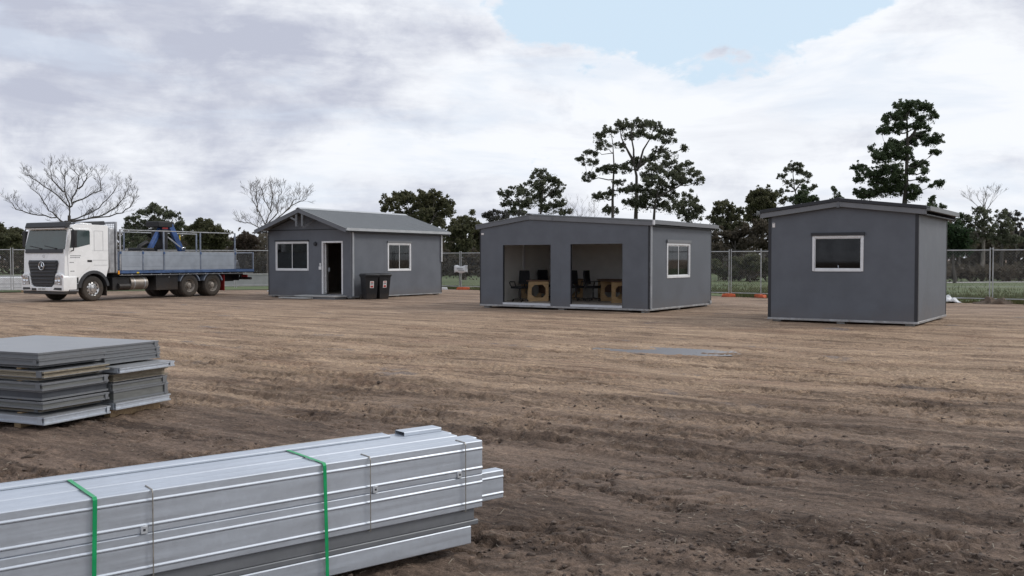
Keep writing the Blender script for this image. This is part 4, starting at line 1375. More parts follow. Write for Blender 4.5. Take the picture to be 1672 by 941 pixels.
    # quarter guards round the rear wheels
    for x in (5.02, 6.37):
        qg = MB(); n = 10
        for a_0, a_1 in ((20, 62), (118, 160)):
            for k in range(n):
                a0 = R_(a_0 + (a_1 - a_0) * k / n); a1 = R_(a_0 + (a_1 - a_0) * (k + 1) / n)
                P = lambda aa, rr, yy: (x + rr * math.cos(aa), yy, .50 + rr * math.sin(aa))
                vv = [P(a0, .57, .04), P(a1, .57, .04), P(a1, .62, .04), P(a0, .62, .04), P(a0, .57, .7), P(a1, .57, .7), P(a1, .62, .7), P(a0, .62, .7)]
                qg.add(vv, [(3, 2, 1, 0), (4, 5, 6, 7), (0, 1, 5, 4), (2, 3, 7, 6), (0, 4, 7, 3), (1, 2, 6, 5)])
        qg.build('mudguard', T['bluegrey'], root)
    MB().box(7.05, 7.08, .05, .7, .22, .95).build('mud_flap', T['red'], root)
    # tray
    MB().box(1.2, 8.92, .0, YB, 1.10, 1.17).build('tray_deck', T['blue'], root)
    MB().box(1.2, 8.92, -.02, -.002, 1.08, 1.19).box(1.2, 8.92, YB + .002, YB + .02, 1.05, 1.2).box(8.922, 8.94, 0, YB, 1.05, 1.2).build('coaming_rail', T['blue'], root, bevel=.004, segs=1)
    ro = MB()
    for k in range(15):
        ro.box(1.35 + k * .5, 1.39 + k * .5, -.018, .0, 1.02, 1.048)
    ro.bar((1.25, -.012, 1.012), (8.85, -.012, 1.012), .02, .02)
    ro.build('rope_rail', T['steel'], root)
    MB().box(1.2, 8.5, .3, 2.2, .93, 1.095).build('subframe', T['black'], root)
    for x0, x1 in ((1.36, 2.40), (2.47, 3.50), (3.58, 5.55), (5.63, 7.66)):
        for y0, y1 in ((-.012, .02), (YB - .02, YB + .012)):
            p = MB().box(x0, x1, y0, y1, 1.21, 1.97).build('side_panel', T['silver'], root, bevel=.006, segs=1)
            rb = MB()
            for k in (1, 4):
                z = 1.21 + .76 * k / 5
                rb.box(x0 + .01, x1 - .01, y0 - .002, y0 - .0003, z - .004, z + .004)
            rb.build('panel_groove', T['bluegrey'], p)
    for x in (1.31, 2.435, 3.54, 5.59, 7.70):
        for y in (-.02, YB - .03):
            MB().box(x - .03, x + .03, y, y + .05, 1.205, 2.02 if x == 2.435 else 2.84).build('stake_post', T['bluegrey'] if x > 1.4 else T['steel'], root, bevel=.005, segs=1)
            if y < 0:
                MB().box(x - .045, x + .045, y - .01, y - .001, 1.88, 1.98).build('stake_bracket', T['blue'], root)
    for y in (.005, YB - .005):
        MB().box(1.28, 7.73, y - .022, y + .022, 2.842, 2.885).build('top_rail', T['steel'], root, bevel=.005, segs=1)
        MB().box(1.34, 7.68, y - .015, y + .015, 1.975, 2.005).build('panel_cap', T['steel'], root)
    MB().box(8.86, 8.92, .0, .06, 1.205, 2.0).box(8.86, 8.92, YB - .06, YB, 1.205, 2.0).build('rear_post', T['bluegrey'], root)
    MB().box(8.87, 8.91, .065, YB - .065, 1.95, 2.0).build('rear_rail', T['steel'], root)
    # net hung across the open rear corner
    nt = MB()
    for k in range(19):
        x = 7.74 + 1.1 * k / 18
        nt.bar((x, .02, 1.21), (x, .02, 1.95 - .05 * math.sin(k / 18 * math.pi)), .012, .012)
    for k in range(11):
        z = 1.23 + .7 * k / 10
        nt.bar((7.74, .02, z), (8.85, .02, z), .012, .012)
    nt.build('side_net', T['dark'], root)
    MB().prism([(7.95, 1.21), (8.1, 1.62), (8.16, 1.62), (8.3, 1.21)], XZ, .25, .6).build('load_bundle', T['steel'], root, bevel=.02)
    # headboard
    hb = MB().box(1.13, 1.195, .02, YB - .02, 1.1, 2.05)
    hb.box(1.13, 1.195, .02, .12, 2.05, 3.18); hb.box(1.13, 1.195, YB - .12, YB - .02, 2.05, 3.18); hb.box(1.13, 1.195, .12, YB - .12, 3.1, 3.18)
    hb.build('headboard', T['steel'], root, bevel=.006, segs=1)
    hm = MB()
    for k in range(22):
        y = .16 + 2.18 * k / 21
        hm.bar((1.16, y, 2.05), (1.16, y, 3.1), .012, .012)
    for k in range(12):
        hm.bar((1.16, .12, 2.1 + k * .085), (1.16, YB - .12, 2.1 + k * .085), .012, .012)
    hm.build('headboard_mesh', T['steel'], root)
    MB().box(.82, 1.1, .06, .5, 1.1, 2.92).build('exhaust_cabinet', T['steel'], root, bevel=.04)
    MB().box(1.17, 1.25, -.03, -.022, 1.05, 1.2).build('amber_marker', T['amber'], root)
    MB().box(2.1, 2.22, -.026, -.0205, 1.08, 1.13).build('yellow_marker', T['yellow'], root)
    # folded loader crane behind the cab
    cr = MB()
    cr.box(3.0, 3.6, .85, 1.65, 1.18, 1.75)
    cr.tube([(3.3, 1.25, 1.7), (3.3, 1.25, 2.35)], .19, 16)
    cr.bar((2.45, .62, 1.9), (3.45, .95, 3.02), .16, .2); cr.bar((3.42, .9, 2.98), (3.85, .9, 3.12), .2, .22)
    cr.bar((3.80, .78, 3.2), (4.42, .70, 1.95), .18, .24)
    crane = cr.build('loader_crane', T['crane'], root, bevel=.02)
    crane.location.x = 0.75
    MB().box(3.12, 3.98, .68, 1.5, 3.05, 3.32).build('crane_head', T['black'], crane, bevel=.04)
    MB().bar((3.45, .7, 2.75), (4.25, .62, 2.2), .05, .05).bar((3.6, 1.0, 2.85), (3.1, 1.1, 1.75), .09, .09).build('hydraulic_ram', T['steel'], crane)
    MB().box(3.25, 3.55, .6, 1.3, 2.1, 2.95).tube([(2.0, .8, 1.8), (2.2, .8, 2.2), (2.6, .85, 2.38), (3.0, .9, 2.2), (3.2, .9, 1.9)], .10, 10).build('hose_bundle', T['black'], crane, bevel=.02)
    MB().box(2.0, 2.75, .5, 1.3, 1.75, 2.15).build('grab_block', T['black'], crane, bevel=.05)
    MB().box(4.30, 4.5, .55, .75, 2.05, 2.2).build('crane_tip', T['chrome'], crane, bevel=.02)
    MB().box(3.3, 3.6, .64, .67, 2.98, 3.05).build('warning_band', T['red'], crane)
    MB().box(4.75, 4.79, 1.2, 1.24, 1.2, 2.75).build('yellow_pole', T['yellow'], crane)
    # rear
    MB().box(8.45, 8.52, .55, 1.95, .66, .94).build('chassis_end', T['black'], root)
    for y in (.05, YB - .4):
        MB().box(8.53, 8.56, y, y + .35, .82, .94).build('tail_light', T['red'], root)
    MB().tube([(8.75, .02, .76), (8.75, YB - .02, .76)], .065, 12).box(8.6, 8.72, .5, .6, .72, 1.09).box(8.6, 8.72, 1.9, 2.0, .72, 1.09).build('rear_bumper_bar', T['black'], root)
    return root


truck = make_truck()


# ------------------------------------------------------------------ panel stacks
ST_LOC, ST_RZ = Vector((-4.51, 9.13, 0)), math.atan2(-.39, .92)


def stack_panel(label, x1, y0, z0, th, L, Wd, kind, group, rot=0.0):
    """framed floor panel: x1 right end, y0 near edge in the stack's own directions"""
    c, s = math.cos(ST_RZ), math.sin(ST_RZ)
    p = thing('building_panel', label, 'panel', (ST_LOC.x + x1 * c - y0 * s, ST_LOC.y + x1 * s + y0 * c, z0), ST_RZ + R_(rot), group)
    sk = 0.004
    skin = M['panel_top']; edge = {'steel': M['galv_dull'], 'bright': M['galv'], 'timber': M['panel_timber'], 'dark': M['panel_dark'], 'grey': M['panel_grey']}[kind]
    MB().box(-L, 0, 0, Wd, th - sk, th).build('top_skin', skin, p)
    MB().box(-L, 0, 0, Wd, 0, sk).build('bottom_skin', skin, p)
    # perimeter channel: web set back a little, flanges flush with the skins
    t = .012 if kind != 'timber' else .03
    mb = MB()
    a, b = sk + .0005, th - sk - .0005
    mb.box(-L + t, -t, t, Wd - t, a, b)
    mb.build('core', edge, p)
    f = .014
    fl = MB()
    for z0_, z1_ in ((a, a + f), (b - f, b)):
        fl.box(-L + .002, -.002, .002, t - .0005, z0_, z1_); fl.box(-t + .0005, -.002, t, Wd - .002, z0_, z1_)
    fl.build('edge_flange', M['galv_dull'] if kind in ('steel', 'dark', 'grey') else edge, p)
    if kind != 'dark':
        bm_ = M['galv_dull'] if kind != 'bright' else M['galv']
        if random.random() < .6:
            MB().box(-.002, .004, Wd - random.uniform(.05, .09), Wd - .02, .004, th - .004).build('end_bracket', bm_, p)
        if random.random() < .4:
            MB().box(-random.uniform(.06, .1), -.03, -.004, .001, .004, th - .004).build('end_bracket', bm_, p)
    return p


M['panel_top'] = paint('grey_panel_skin', (0.27, 0.28, 0.295), 0.42, 0.1, 0.10, 2.5, dirt=None)
M['panel_timber'] = wood_mat('timber_panel_edge', (0.31, 0.27, 0.205), (0.21, 0.18, 0.135), 0.7, (3, 8, 26))
M['panel_dark'] = paint('dark_panel_edge', (0.075, 0.082, 0.095), 0.5, 0.2, 0.15, 5)
M['panel_grey'] = paint('grey_panel_edge', (0.155, 0.16, 0.155), 0.55, 0.1, 0.15, 5, stretch=(1, 1, 8))

front_layers = [  # z0, thickness, x shift, y shift, kind, label
    (0.055, .080, 0.03, -.02, 'bright', 'lowest panel of the front pile, bright galvanised edge just above the dirt'),
    (0.150, .045, -.16, .10, 'timber', 'thin tan timber packing panel just above the lowest panel of the front pile'),
    (0.200, .070, -.01, .00, 'grey', 'grey edged panel in lower part of the front pile, above tan packing'),
    (0.285, .095, -.04, .02, 'dark', 'thick dark grey panel halfway up the front pile'),
    (0.385, .070, .0, -.01, 'grey', 'grey edged panel in the front pile below the tan edged one'),
    (0.465, .035, -.13, .06, 'timber', 'thin set back tan panel between two grey panels in upper front pile'),
    (0.507, .065, .01, .0, 'timber', 'tan timber edged panel sticking out below the top of the front pile'),
    (0.592, .030, -.16, .05, 'dark', 'thin dark set back panel just under the top pair of the front pile'),
    (0.628, .060, -.03, -.02, 'steel', 'second panel from the top of the front pile, grey steel edge'),
    (0.692, .060, -.03, -.03, 'steel', 'topmost panel of the front pile, wide grey top with a small mark'),
]
for z0, th, dx, dy, kd, lb in front_layers:
    stack_panel(lb, dx, dy, z0, th, 2.5 + dx, .82, kd, 'panels in the front pile', random.uniform(-.5, .5))
rear_layers = [
    (0.075, .075, 0.04, .86, 'bright', 'lowest panel of the rear pile with bright edge, behind the front pile'),
    (0.155, .115, 0.0, .87, 'grey', 'thick light grey panel second from the bottom of the rear pile'),
    (0.275, .075, 0.0, .86, 'grey', 'grey panel in middle of the rear pile under the tan edged one'),
    (0.362, .085, -.01, .88, 'timber', 'tan edged panel of the rear pile beneath the overhanging bright panel'),
    (0.462, .060, .10, .86, 'bright', 'bright galvanised panel overhanging furthest right in the rear pile'),
    (0.545, .060, -.12, .87, 'steel', 'third panel from the top of rear pile, grey steel edge'),
    (0.612, .060, -.12, .87, 'steel', 'second panel from the top of rear pile, grey steel edge'),
    (0.678, .060, -.13, .86, 'steel', 'topmost panel of the rear pile, its grey top level with the front pile'),
]
for z0, th, dx, dy, kd, lb in rear_layers:
    stack_panel(lb, dx, dy, z0, th, 2.05 + dx, .80, kd, 'panels in the rear pile', random.uniform(-.5, .5))
# bearers and packers that carry the piles
def stack_block(name, label, cat, x0, x1, y0, y1, z0, z1, mat, group):
    c, s = math.cos(ST_RZ), math.sin(ST_RZ)
    o = MB().box(x0, x1, y0, y1, 0, z1 - z0).build(name, mat, None, bevel=.004, segs=1)
    o.location = (ST_LOC.x, ST_LOC.y, z0); o.rotation_euler = (0, 0, ST_RZ)
    return tag(o, label, cat, group)
for x in (-.45, -2.0):
    stack_block('timber_bearer', 'timber bearer hidden under the front pile of panels', 'bearer', x, x + .09, .04, .80, -.02, .054, M['timber'], 'bearers below the panel piles')
    stack_block('timber_bearer', 'timber bearer showing under the rear pile of panels', 'bearer', x + .28, x + .37, .90, 1.62, -.02, .074, M['timber'], 'bearers below the panel piles')
for k, (z0, z1) in enumerate(((.136, .149), (.271, .284), (.381, .3845), (.4555, .464), (.573, .591))):
    stack_block('packing_strip', 'thin packing strip between panels of the front pile', 'packing strip', -.42, -.36, .05, .78, z0, z1, M['timber'], 'packing strips in the front pile')
for k, (z0, z1) in enumerate(((.351, .361), (.448, .461), (.523, .544))):
    stack_block('packing_strip', 'thin packing strip between panels of the rear pile', 'packing strip', -.42, -.36, .92, 1.6, z0, z1, M['timber'], 'packing strips in the rear pile')


# ------------------------------------------------------------------ bundle of galvanised beams
BM_LOC, BM_RZ = Vector((-0.17, 5.37, 0)), math.atan2(.629, .777)


def in_bundle(x, y, z):
    c, s = math.cos(BM_RZ), math.sin(BM_RZ)
    return (BM_LOC.x + x * c - y * s, BM_LOC.y + x * s + y * c, z)


def beam(label, x1, L, y0, z0, h, fl, group, beads=True, turn=0, mat=None, jitter=0.0):
    """lipped channel along x, web at y0 facing the camera side; turn 1 = open side out, 2 = web on top, 3 = web below"""
    lip = .018; t = .0025
    pr = [(fl, lip), (fl, t), (fl - .003, 0), (.004, 0), (0, .004)]
    def bead(z):
        out = .0042
        return [(0, z - .010), (-out, z - .004), (-out, z - .001), (0, z + .006)]
    if beads:
        pr += bead(h * .20); pr += bead(h * .78)
    pr += [(0, h - .004), (.004, h), (fl - .003, h), (fl, h - t), (fl, h - lip)]
    if turn == 1:
        pr = [(fl - p, q) for p, q in pr]
    elif turn == 2:
        pr = [(q, fl - p) for p, q in pr]
    elif turn == 3:
        pr = [(q, p) for p, q in pr]
    mb = MB()
    n = len(pr)
    cuts = [-L, 0]
    v = []
    for x in cuts:
        v += [(x, p, q) for p, q in pr]
    mb.add(v, [(i, i + 1, n + i + 1, n + i) for i in range(n - 1)])
    o = mb.build('steel_beam', mat or M['galv'], None)
    sd = o.modifiers.new('gauge', 'SOLIDIFY'); sd.thickness = .003; sd.offset = 0
    o.location = in_bundle(x1, y0, z0); o.rotation_euler = (0, 0, BM_RZ + R_(jitter))
    return tag(o, label, 'steel beam', group)


GB = 'galvanised beams of the strapped bundle'
Lb = 5.6
front_beam = beam('front upper beam of the bundle, flat web face with two rolled ribs', 0.0, Lb, 0.0, 0.437, 0.188, .094, GB)
beam('front lower beam of the bundle, directly under the front upper beam', 0.0, Lb - .02, 0.001, 0.247, 0.186, .094, GB)
names = ['second', 'third', 'fourth', 'fifth']
dxs = [.035, -.03, .0, -.16]
for k in range(4):
    beam('%s beam back along the top of the bundle, seen as a narrow flange strip' % names[k], dxs[k], Lb + dxs[k], .100 + k * .1, 0.437 + (.0, .004, .002, .0)[k], .186, .094, GB)
    if k:
        beam('beam hidden inside the second layer of the bundle', dxs[k] * .6, Lb, .100 + k * .1, 0.247, .186, .094, 'hidden beams inside the bundle')
beam('beam that sticks out furthest at the right end of the bundle', .23, Lb + .15, .098, 0.244, .165, .075, GB, beads=True)
beam('short raised channel at the back edge of the bundle top, by its right end', -.02, .26, .375, .625, .024, .10, GB, beads=False)
beam('flat channel lying along the back edge of the bundle top', -.36, Lb - .4, .40, .6245, .014, .085, GB, beads=False)
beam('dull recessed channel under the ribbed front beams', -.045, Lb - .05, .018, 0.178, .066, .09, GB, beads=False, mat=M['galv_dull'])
beam('dull channel behind the recessed one in the third layer', -.05, Lb - .05, .20, .150, .094, .09, 'hidden beams inside the bundle', beads=False)
beam('dull channel at the back of the third layer', -.05, Lb - .05, .38, .150, .094, .09, 'hidden beams inside the bundle', beads=False)
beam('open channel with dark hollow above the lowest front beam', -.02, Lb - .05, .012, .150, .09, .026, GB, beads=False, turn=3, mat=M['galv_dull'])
beam('lowest front beam of the bundle, plain web close to the dirt', -.075, Lb - .08, .006, .050, .098, .085, GB, beads=False)
beam('lowest beam hidden below the middle of the bundle', -.075, Lb - .08, .2, .050, .098, .085, 'hidden beams inside the bundle', beads=False)
beam('lowest beam hidden below the back of the bundle', -.075, Lb - .08, .4, .050, .098, .085, 'hidden beams inside the bundle', beads=False)
for x in (-1.35, -2.9, -4.6):
    o = MB().box(-.05, .05, 0, .56, 0, .069).build('timber_bearer', M['timber'], None, bevel=.004, segs=1)
    o.location = in_bundle(x, .01, -.02); o.rotation_euler = (0, 0, BM_RZ)
    tag(o, 'timber bearer under the bundle of steel beams', 'bearer', 'bearers below the beam bundle')


def strap(name, label, cat, x, w, th, mat, group, lean=0.0, back=.5, z0=.045, ztop=.632, rnd=False, skew=0.0):
    """band pulled tight round the bundle"""
    pts = [(x, .5 * back, z0), (x, -.014, z0), (x + skew * .3, -.014, z0 + .2), (x + skew, -.014, ztop - .012), (x + skew, -.005, ztop), (x + skew - lean, back - .02, ztop + .002), (x + skew - lean, back, ztop - .02), (x - lean * .6, back + .01, z0 + .1), (x, .5 * back, z0 - .002)]
    mb = MB()
    if rnd:
        mb.tube(pts, w / 2, 6)
    else:
        v = []
        for i, p in enumerate(pts):
            v += [(p[0] - w / 2, p[1], p[2]), (p[0] + w / 2, p[1], p[2])]
        mb.add(v, [(2 * i, 2 * i + 1, 2 * i + 3, 2 * i + 2) for i in range(len(pts) - 1)])
    o = mb.build(name, mat, None, smooth=rnd)
    if not rnd:
        sd = o.modifiers.new('gauge', 'SOLIDIFY'); sd.thickness = th; sd.offset = 0
    o.location = in_bundle(0, 0, 0); o.rotation_euler = (0, 0, BM_RZ)
    return tag(o, label, cat, group)


strap('strap', 'green plastic strap round the middle of the beam bundle', 'strap', -.985, .018, .002, M['green_strap'], 'green straps on the beam bundle', .0, .50, skew=-.012)
strap('strap', 'green plastic strap round the left part of the beam bundle', 'strap', -2.10, .018, .002, M['green_strap'], 'green straps on the beam bundle', .0, .50, skew=.012)
strap('tie_wire', 'thin tie wire round the bundle right of the middle green strap', 'tie wire', -.735, .006, .0, M['wire'], 'tie wires on the beam bundle', rnd=True, back=.1, ztop=.628, z0=.24)
strap('tie_wire', 'thin tie wire round the bundle between the two green straps', 'tie wire', -1.845, .006, .0, M['wire'], 'tie wires on the beam bundle', rnd=True, back=.1, ztop=.628, z0=.24)
strap('tie_wire', 'thin tie wire round the right end of the bundle', 'tie wire', -.125, .006, .0, M['wire'], 'tie wires on the beam bundle', rnd=True, back=.1, ztop=.628, z0=.24)
# pale clips beside the wires, fixed to the front upper beam
for x in (-.70, -1.88, -.16):
    o = MB().box(-.016, .016, -.004, 0, -.018, .018).build('clip', M['galv_bright'], front_beam, bevel=.003, segs=1)
    MB().box(-.005, .005, -.0055, -.0042, -.005, .005).build('hole', M['trim_black'], o)
    o.location = (x, -.003, .016)
M['offcut'] = wood_mat('pale_sawn_offcut', (0.46, 0.40, 0.31), (0.34, 0.28, 0.2), .7)
# offcut of ply and wood on the far side of the bundle
o = MB().box(-.55, .0, 0, .18, 0, .02).build('timber_offcut', M['offcut'], None, bevel=.003, segs=1)
o.location = in_bundle(-.40, .53, .578); o.rotation_euler = (0, 0, BM_RZ)
tag(o, 'pale timber offcut lying along the back edge of the bundle top', 'timber offcut')
o = MB().box(-.9, .0, 0, .2, 0, .585).build('channel_pack', M['galv_dull'], None, bevel=.003, segs=1)
o.location = in_bundle(-.40, .53, -.01); o.rotation_euler = (0, 0, BM_RZ)
tag(o, 'dull channel pack standing behind the right part of the bundle', 'channel pack')


# ------------------------------------------------------------------ temporary fence
def make_fence_panel(w=2.62, h=2.0):
    p = thing('temporary_fence_panel', 'mesh fence panel', 'fence panel', (0, 0, 0))
    r = .021
    fr = MB()
    for x in (.05, w - .05):
        fr.tube([(x, 0, .06), (x, 0, h + .10)], r, 8)
    fr.tube([(.05, 0, h), (w - .05, 0, h)], r, 8); fr.tube([(.05, 0, .18), (w - .05, 0, .18)], r * .9, 8)
    fr.build('frame', M['fence_steel'], p, smooth=True)
    ms = MB()
    st = .105; g = .0042
    x0, x1, z0, z1 = .06, w - .06, .19, h - .01
    def wire(a, b, yy):
        d = Vector((b[0] - a[0], 0, b[1] - a[1])).normalized(); q = Vector((-d.z, 0, d.x)) * g / 2
        ms.add([(a[0] - q.x, yy, a[1] - q.z), (a[0] + q.x, yy, a[1] + q.z), (b[0] + q.x, yy, b[1] + q.z), (b[0] - q.x, yy, b[1] - q.z),
                ((a[0]), yy + g, a[1]), (b[0], yy + g, b[1])], [(0, 1, 2, 3), (0, 4, 5, 3), (1, 2, 5, 4)])
    hh = z1 - z0
    k = -int(hh / st) - 1
    while k * st < x1 - x0:
        s0 = x0 + k * st
        a = max(0, x0 - s0); b = min(hh, x1 - s0)
        if b > a:
            wire((s0 + a, z0 + a), (s0 + b, z0 + b), 0); wire((s0 + a, z1 - a), (s0 + b, z1 - b), .003)
        k += 1
    ms.build('wire_mesh', M['fence_mesh'], p)
    return p


proto_panel = make_fence_panel()


def fence_run(a, b, n, labels, first=False, zlift=0.0):
    a = Vector(a); b = Vector(b); d = (b - a) / n
    ang = math.atan2(d.y, d.x)
    for k in range(n):
        q = a + d * k
        global _proto_used
        if not _proto_used:
            o = proto_panel; _proto_used = True
        else:
            o = copy_tree(proto_panel)
        o.location = (q.x, q.y, zlift); o.rotation_euler = (0, 0, ang)
        o.scale = (d.length / 2.62, 1, 1)
        o['label'] = labels(k); o['group'] = 'mesh fence panels round the yard'


_proto_used = False
F_R, F_M, F_C = (17.93, 35.62, 0), (9.63, 42.05, 0), (-2.82, 52.2, 0)
F_L0, F_L1 = (-24.05, 45.81, 0), (-4.9, 53.9, 0)
dR = (Vector(F_R) - Vector(F_M)) / 4
fence_run(Vector(F_R) + dR * .0, Vector(F_R) + dR * 2, 2, lambda k: ('mesh fence panel right of the paired posts, at the right edge of the photo', 'mesh fence panel running on past the right edge of the yard')[k])
fence_run(F_M, F_R, 4, lambda k: ('mesh fence panel between the open hut and the small square hut, right of paired posts',
                                   'mesh fence panel hidden behind the small square hut', 'mesh fence panel hidden behind the small square hut',
                                   'mesh fence panel just right of the small square hut, left of paired posts')[k])
fence_run(F_C, F_M, 6, lambda k: ('mesh fence panel right of the white sign, partly behind the open hut', 'mesh fence panel hidden behind the open hut', 'mesh fence panel hidden behind the open hut',
                                   'mesh fence panel hidden behind the open hut', 'mesh fence panel hidden behind the open hut', 'mesh fence panel just right of the open hut, left of paired posts')[k])
fence_run(F_L1, F_C, 1, lambda k: 'mesh fence panel left of the white sign, against the gabled hut')
fl_names = ['mesh fence panel right of the twin posts, behind the truck cab', 'mesh fence panel behind the back of the truck cab', 'mesh fence panel behind the front of the truck tray',
            'mesh fence panel behind the blue crane', 'mesh fence panel behind the middle of the truck tray', 'mesh fence panel behind the rear of the truck tray', 'mesh fence panel between the truck and the gabled hut',
            'mesh fence panel hidden behind the gabled hut']
fence_run(F_L0, F_L1, 8, lambda k: fl_names[k], zlift=.12)
dL = (Vector(F_L1) - Vector(F_L0)) / 8
fence_run(Vector(F_L0) - dL * 2, F_L0, 2, lambda k: ('mesh fence panel running on past the left edge of the yard', 'mesh fence panel at the left edge of the photo, left of the truck')[k], zlift=.12)
# clipped on brace post
bp = thing('brace_post', 'single upright brace post clipped to the fence beside the small hut', 'post', (10.75, 41.18, 0))
MB().tube([(0, -.05, 0), (0, -.05, 2.12)], .024, 8).build('pole', M['fence_steel'], bp, smooth=True)


def foot(label, x, y, ang, mat, L=.62):
    f = thing('fence_foot', label, 'fence foot', (x, y, 0), ang, 'blocks that hold the fence posts')
    mb = MB().prism([(-L / 2, 0), (L / 2, 0), (L / 2 - .04, .13), (.12, .15), (-.12, .15), (-L / 2 + .04, .13)], lambda p, q, t: (p, t, q), -.115, .115)
    mb.build('block', mat, f, bevel=.02, segs=2)
    s = MB()
    for q in (-.16, .16):
        s.lathe([(.028, .139), (.045, .139), (.045, .150), (.028, .150)], lambda a, b, t: (q * 1.2 + a, b, t), 12)
    s.build('socket', M['trim_black'], f)
    return f


foot('orange fence foot under the paired posts between the huts', 9.55, 41.95, R_(-8), M['orange'], .62)
foot('small orange fence foot under the single brace post', 10.72, 41.1, R_(-60), M['orange'], .6)
foot('orange fence foot beside the white one, near the gabled hut', -2.65, 51.75, R_(0), M['orange'], .75)
foot('white fence foot on the ground left of the orange one', -4.0, 51.9, R_(4), M['white_sheet'], 1.0)

sg = thing('paper_sign', 'tattered white paper sign tied to the fence by the gabled hut', 'sign', (-2.8, 52.05, 1.10), R_(-6))
mb = MB(); n = 9
v = []; f = []
for i in range(n):
    for j in range(5):
        x = -.36 + .74 * i / (n - 1); z = -.17 + .38 * j / 4
        v.append((x, -.03 + .03 * math.sin(i * 1.7 + j), z + .04 * math.sin(i * 1.1) * (1 if j in (0, 4) else .5)))
for i in range(n - 1):
    for j in range(4):
        f.append((i * 5 + j, i * 5 + 5 + j, i * 5 + 6 + j, i * 5 + 1 + j))
mb.add(v, f)
q = mb.build('sheet', M['white_sheet'], sg, smooth=True); sd = q.modifiers.new('gauge', 'SOLIDIFY'); sd.thickness = .006
MB().box(-.2, .12, -.075, -.07, .02, .09).box(-.14, .2, -.075, -.07, -.07, -.02).build('print', paint('faded_grey_print', (.42, .44, .46), .6), sg)


def crumpled(name, label, cat, loc, sx, sy, sz, mat, seed):
    rnd = random.Random(seed)
    mb = MB(); n, k = 14, 9; v = []; f = []
    for i in range(n):
        for j in range(k):
            a = i / (n - 1) * 2 - 1; b = j / (k - 1) * 2 - 1
            e = max(0, 1 - (a * a + b * b) * .75)
            v.append((a * sx + rnd.uniform(-.05, .05) * sx, b * sy + rnd.uniform(-.1, .1) * sy, .01 + e * sz * rnd.uniform(.3, 1.2)))
    for i in range(n - 1):
        for j in range(k - 1):
            f.append((i * k + j, i * k + k + j, i * k + k + 1 + j, i * k + 1 + j))
    mb.add(v, f)
    o = mb.build(name, mat, None, smooth=True, angle=25)
    sd = o.modifiers.new('gauge', 'SOLIDIFY'); sd.thickness = .01
    o.location = loc
    return tag(o, label, cat)


crumpled('plastic_sheet', 'crumpled white plastic sheet by the fence right of small hut', 'plastic sheet', (16.55, 36.2, .02), .45, .28, .26, M['white_sheet'], 3)
crumpled('plastic_sheet', 'white plastic sheet lying at the fence between truck and hut', 'plastic sheet', (-11.7, 49.2, .02), .9, .3, .12, M['white_sheet'], 5)
crumpled('soil_mound', 'low mound of brown earth heaped under the paired posts at right', 'earth mound', (18.0, 35.5, -.05), .75, .5, .30, paint('mound_soil', (.12, .09, .068), .95, 0, .3, 6), 9)
crumpled('soil_mound', 'long low ridge of earth heaped along fence right of small hut', 'earth mound', (19.9, 34.3, -.05), 1.3, .6, .22, paint('mound_soil_pale', (.16, .12, .09), .95, 0, .3, 6), 11)

# long pale packs and low wall beyond the left fence
for k, (x0, lab) in enumerate(((-27.2, 'white wrapped pack of sheets beyond the fence at the left edge'), (-25.3, 'white wrapped pack of sheets just behind the truck front'))):
    pk = thing('wrapped_pack', lab, 'pack', (x0, 47.3 + k * .6, 0), R_(20), 'white wrapped packs behind the left fence')
    MB().box(-.9, .9, -.5, .5, .1, .78).build('wrapping', M['pack'] if 'pack' in M else M['white_sheet'], pk, bevel=.05, segs=2)
    MB().box(-.8, -.6, -.5, .5, 0, .099).box(.6, .8, -.5, .5, 0, .099).build('skid', M['timber'], pk)
    MB().box(-.905, .905, -.505, .505, .42, .45).build('wrap_seam', M['gutter'], pk)
lw = thing('low_wall', 'long pale grey concrete retaining wall beyond the fence behind the truck', 'wall', (-30, 52.2, 0), math.atan2(8.1, 19.2))
MB().box(0, 27, -.15, .15, 0, .72).build('wall', paint('pale_grey_wall', (.33, .335, .34), .8, 0, .12, 1.5), lw, bevel=.01)
MB().box(-.02, 27.02, -.18, .18, .722, .79).build('coping', M['concrete'], lw)

# ------------------------------------------------------------------ grass field and path beyond the fence
def field_mat():
    m, t, b = base_mat('rough_grass')
    tc = t.node('ShaderNodeTexCoord').outputs['Object']
    n = t.noise(t.mapping(tc, scale=(.3, .6, 1)), 1.0, 6, .65)
    n2 = t.noise(tc, 4, 5, .7)
    c = t.mix(t.smooth(n, .38, .62), (.065, .105, .036), (.115, .135, .055))
    c = t.mix(t.smooth(n2, .52, .75, 0, .6), c, (.15, .125, .08))
    t.link(c, b.inputs['Base Color']); b.inputs['Roughness'].default_value = .9
    bn = t.node('ShaderNodeBump'); bn.inputs['Strength'].default_value = .8; bn.inputs['Distance'].default_value = .06
    t.link(n2, bn.inputs['Height']); t.link(bn.outputs[0], b.inputs['Normal'])
    return m


fm = MB()
out = Vector((.61, .79, 0))
edge = [Vector((60, 3.5, 0)), Vector(F_R) + dR * 2, Vector(F_R), Vector(F_M), Vector(F_C), Vector(F_L1), Vector((-17, 50.5, 0)), Vector((-50, 36, 0))]
fv = []
nn = 0
for p, q in zip(edge, edge[1:]):
    m_ = max(2, int((q - p).length / 1.2))
    for i in range(m_):
        fv.append(p.lerp(q, i / m_) + out * (.55 + .5 * math.sin(nn * 1.3) * random.random())); nn += 1
top = [v + Vector((v.x * 1.5, 150, 0)) for v in fv]
V = [(v.x, v.y, .02) for v in fv] + [(v.x, v.y, .02) for v in top]
k = len(fv)
fm.add(V, [(i + 1, i, k + i, k + i + 1) for i in range(k - 1)])
fo = fm.build('grass_field', field_mat(), None)
tag(fo, 'rough green grass field beyond the yard fence', None, None, 'structure')
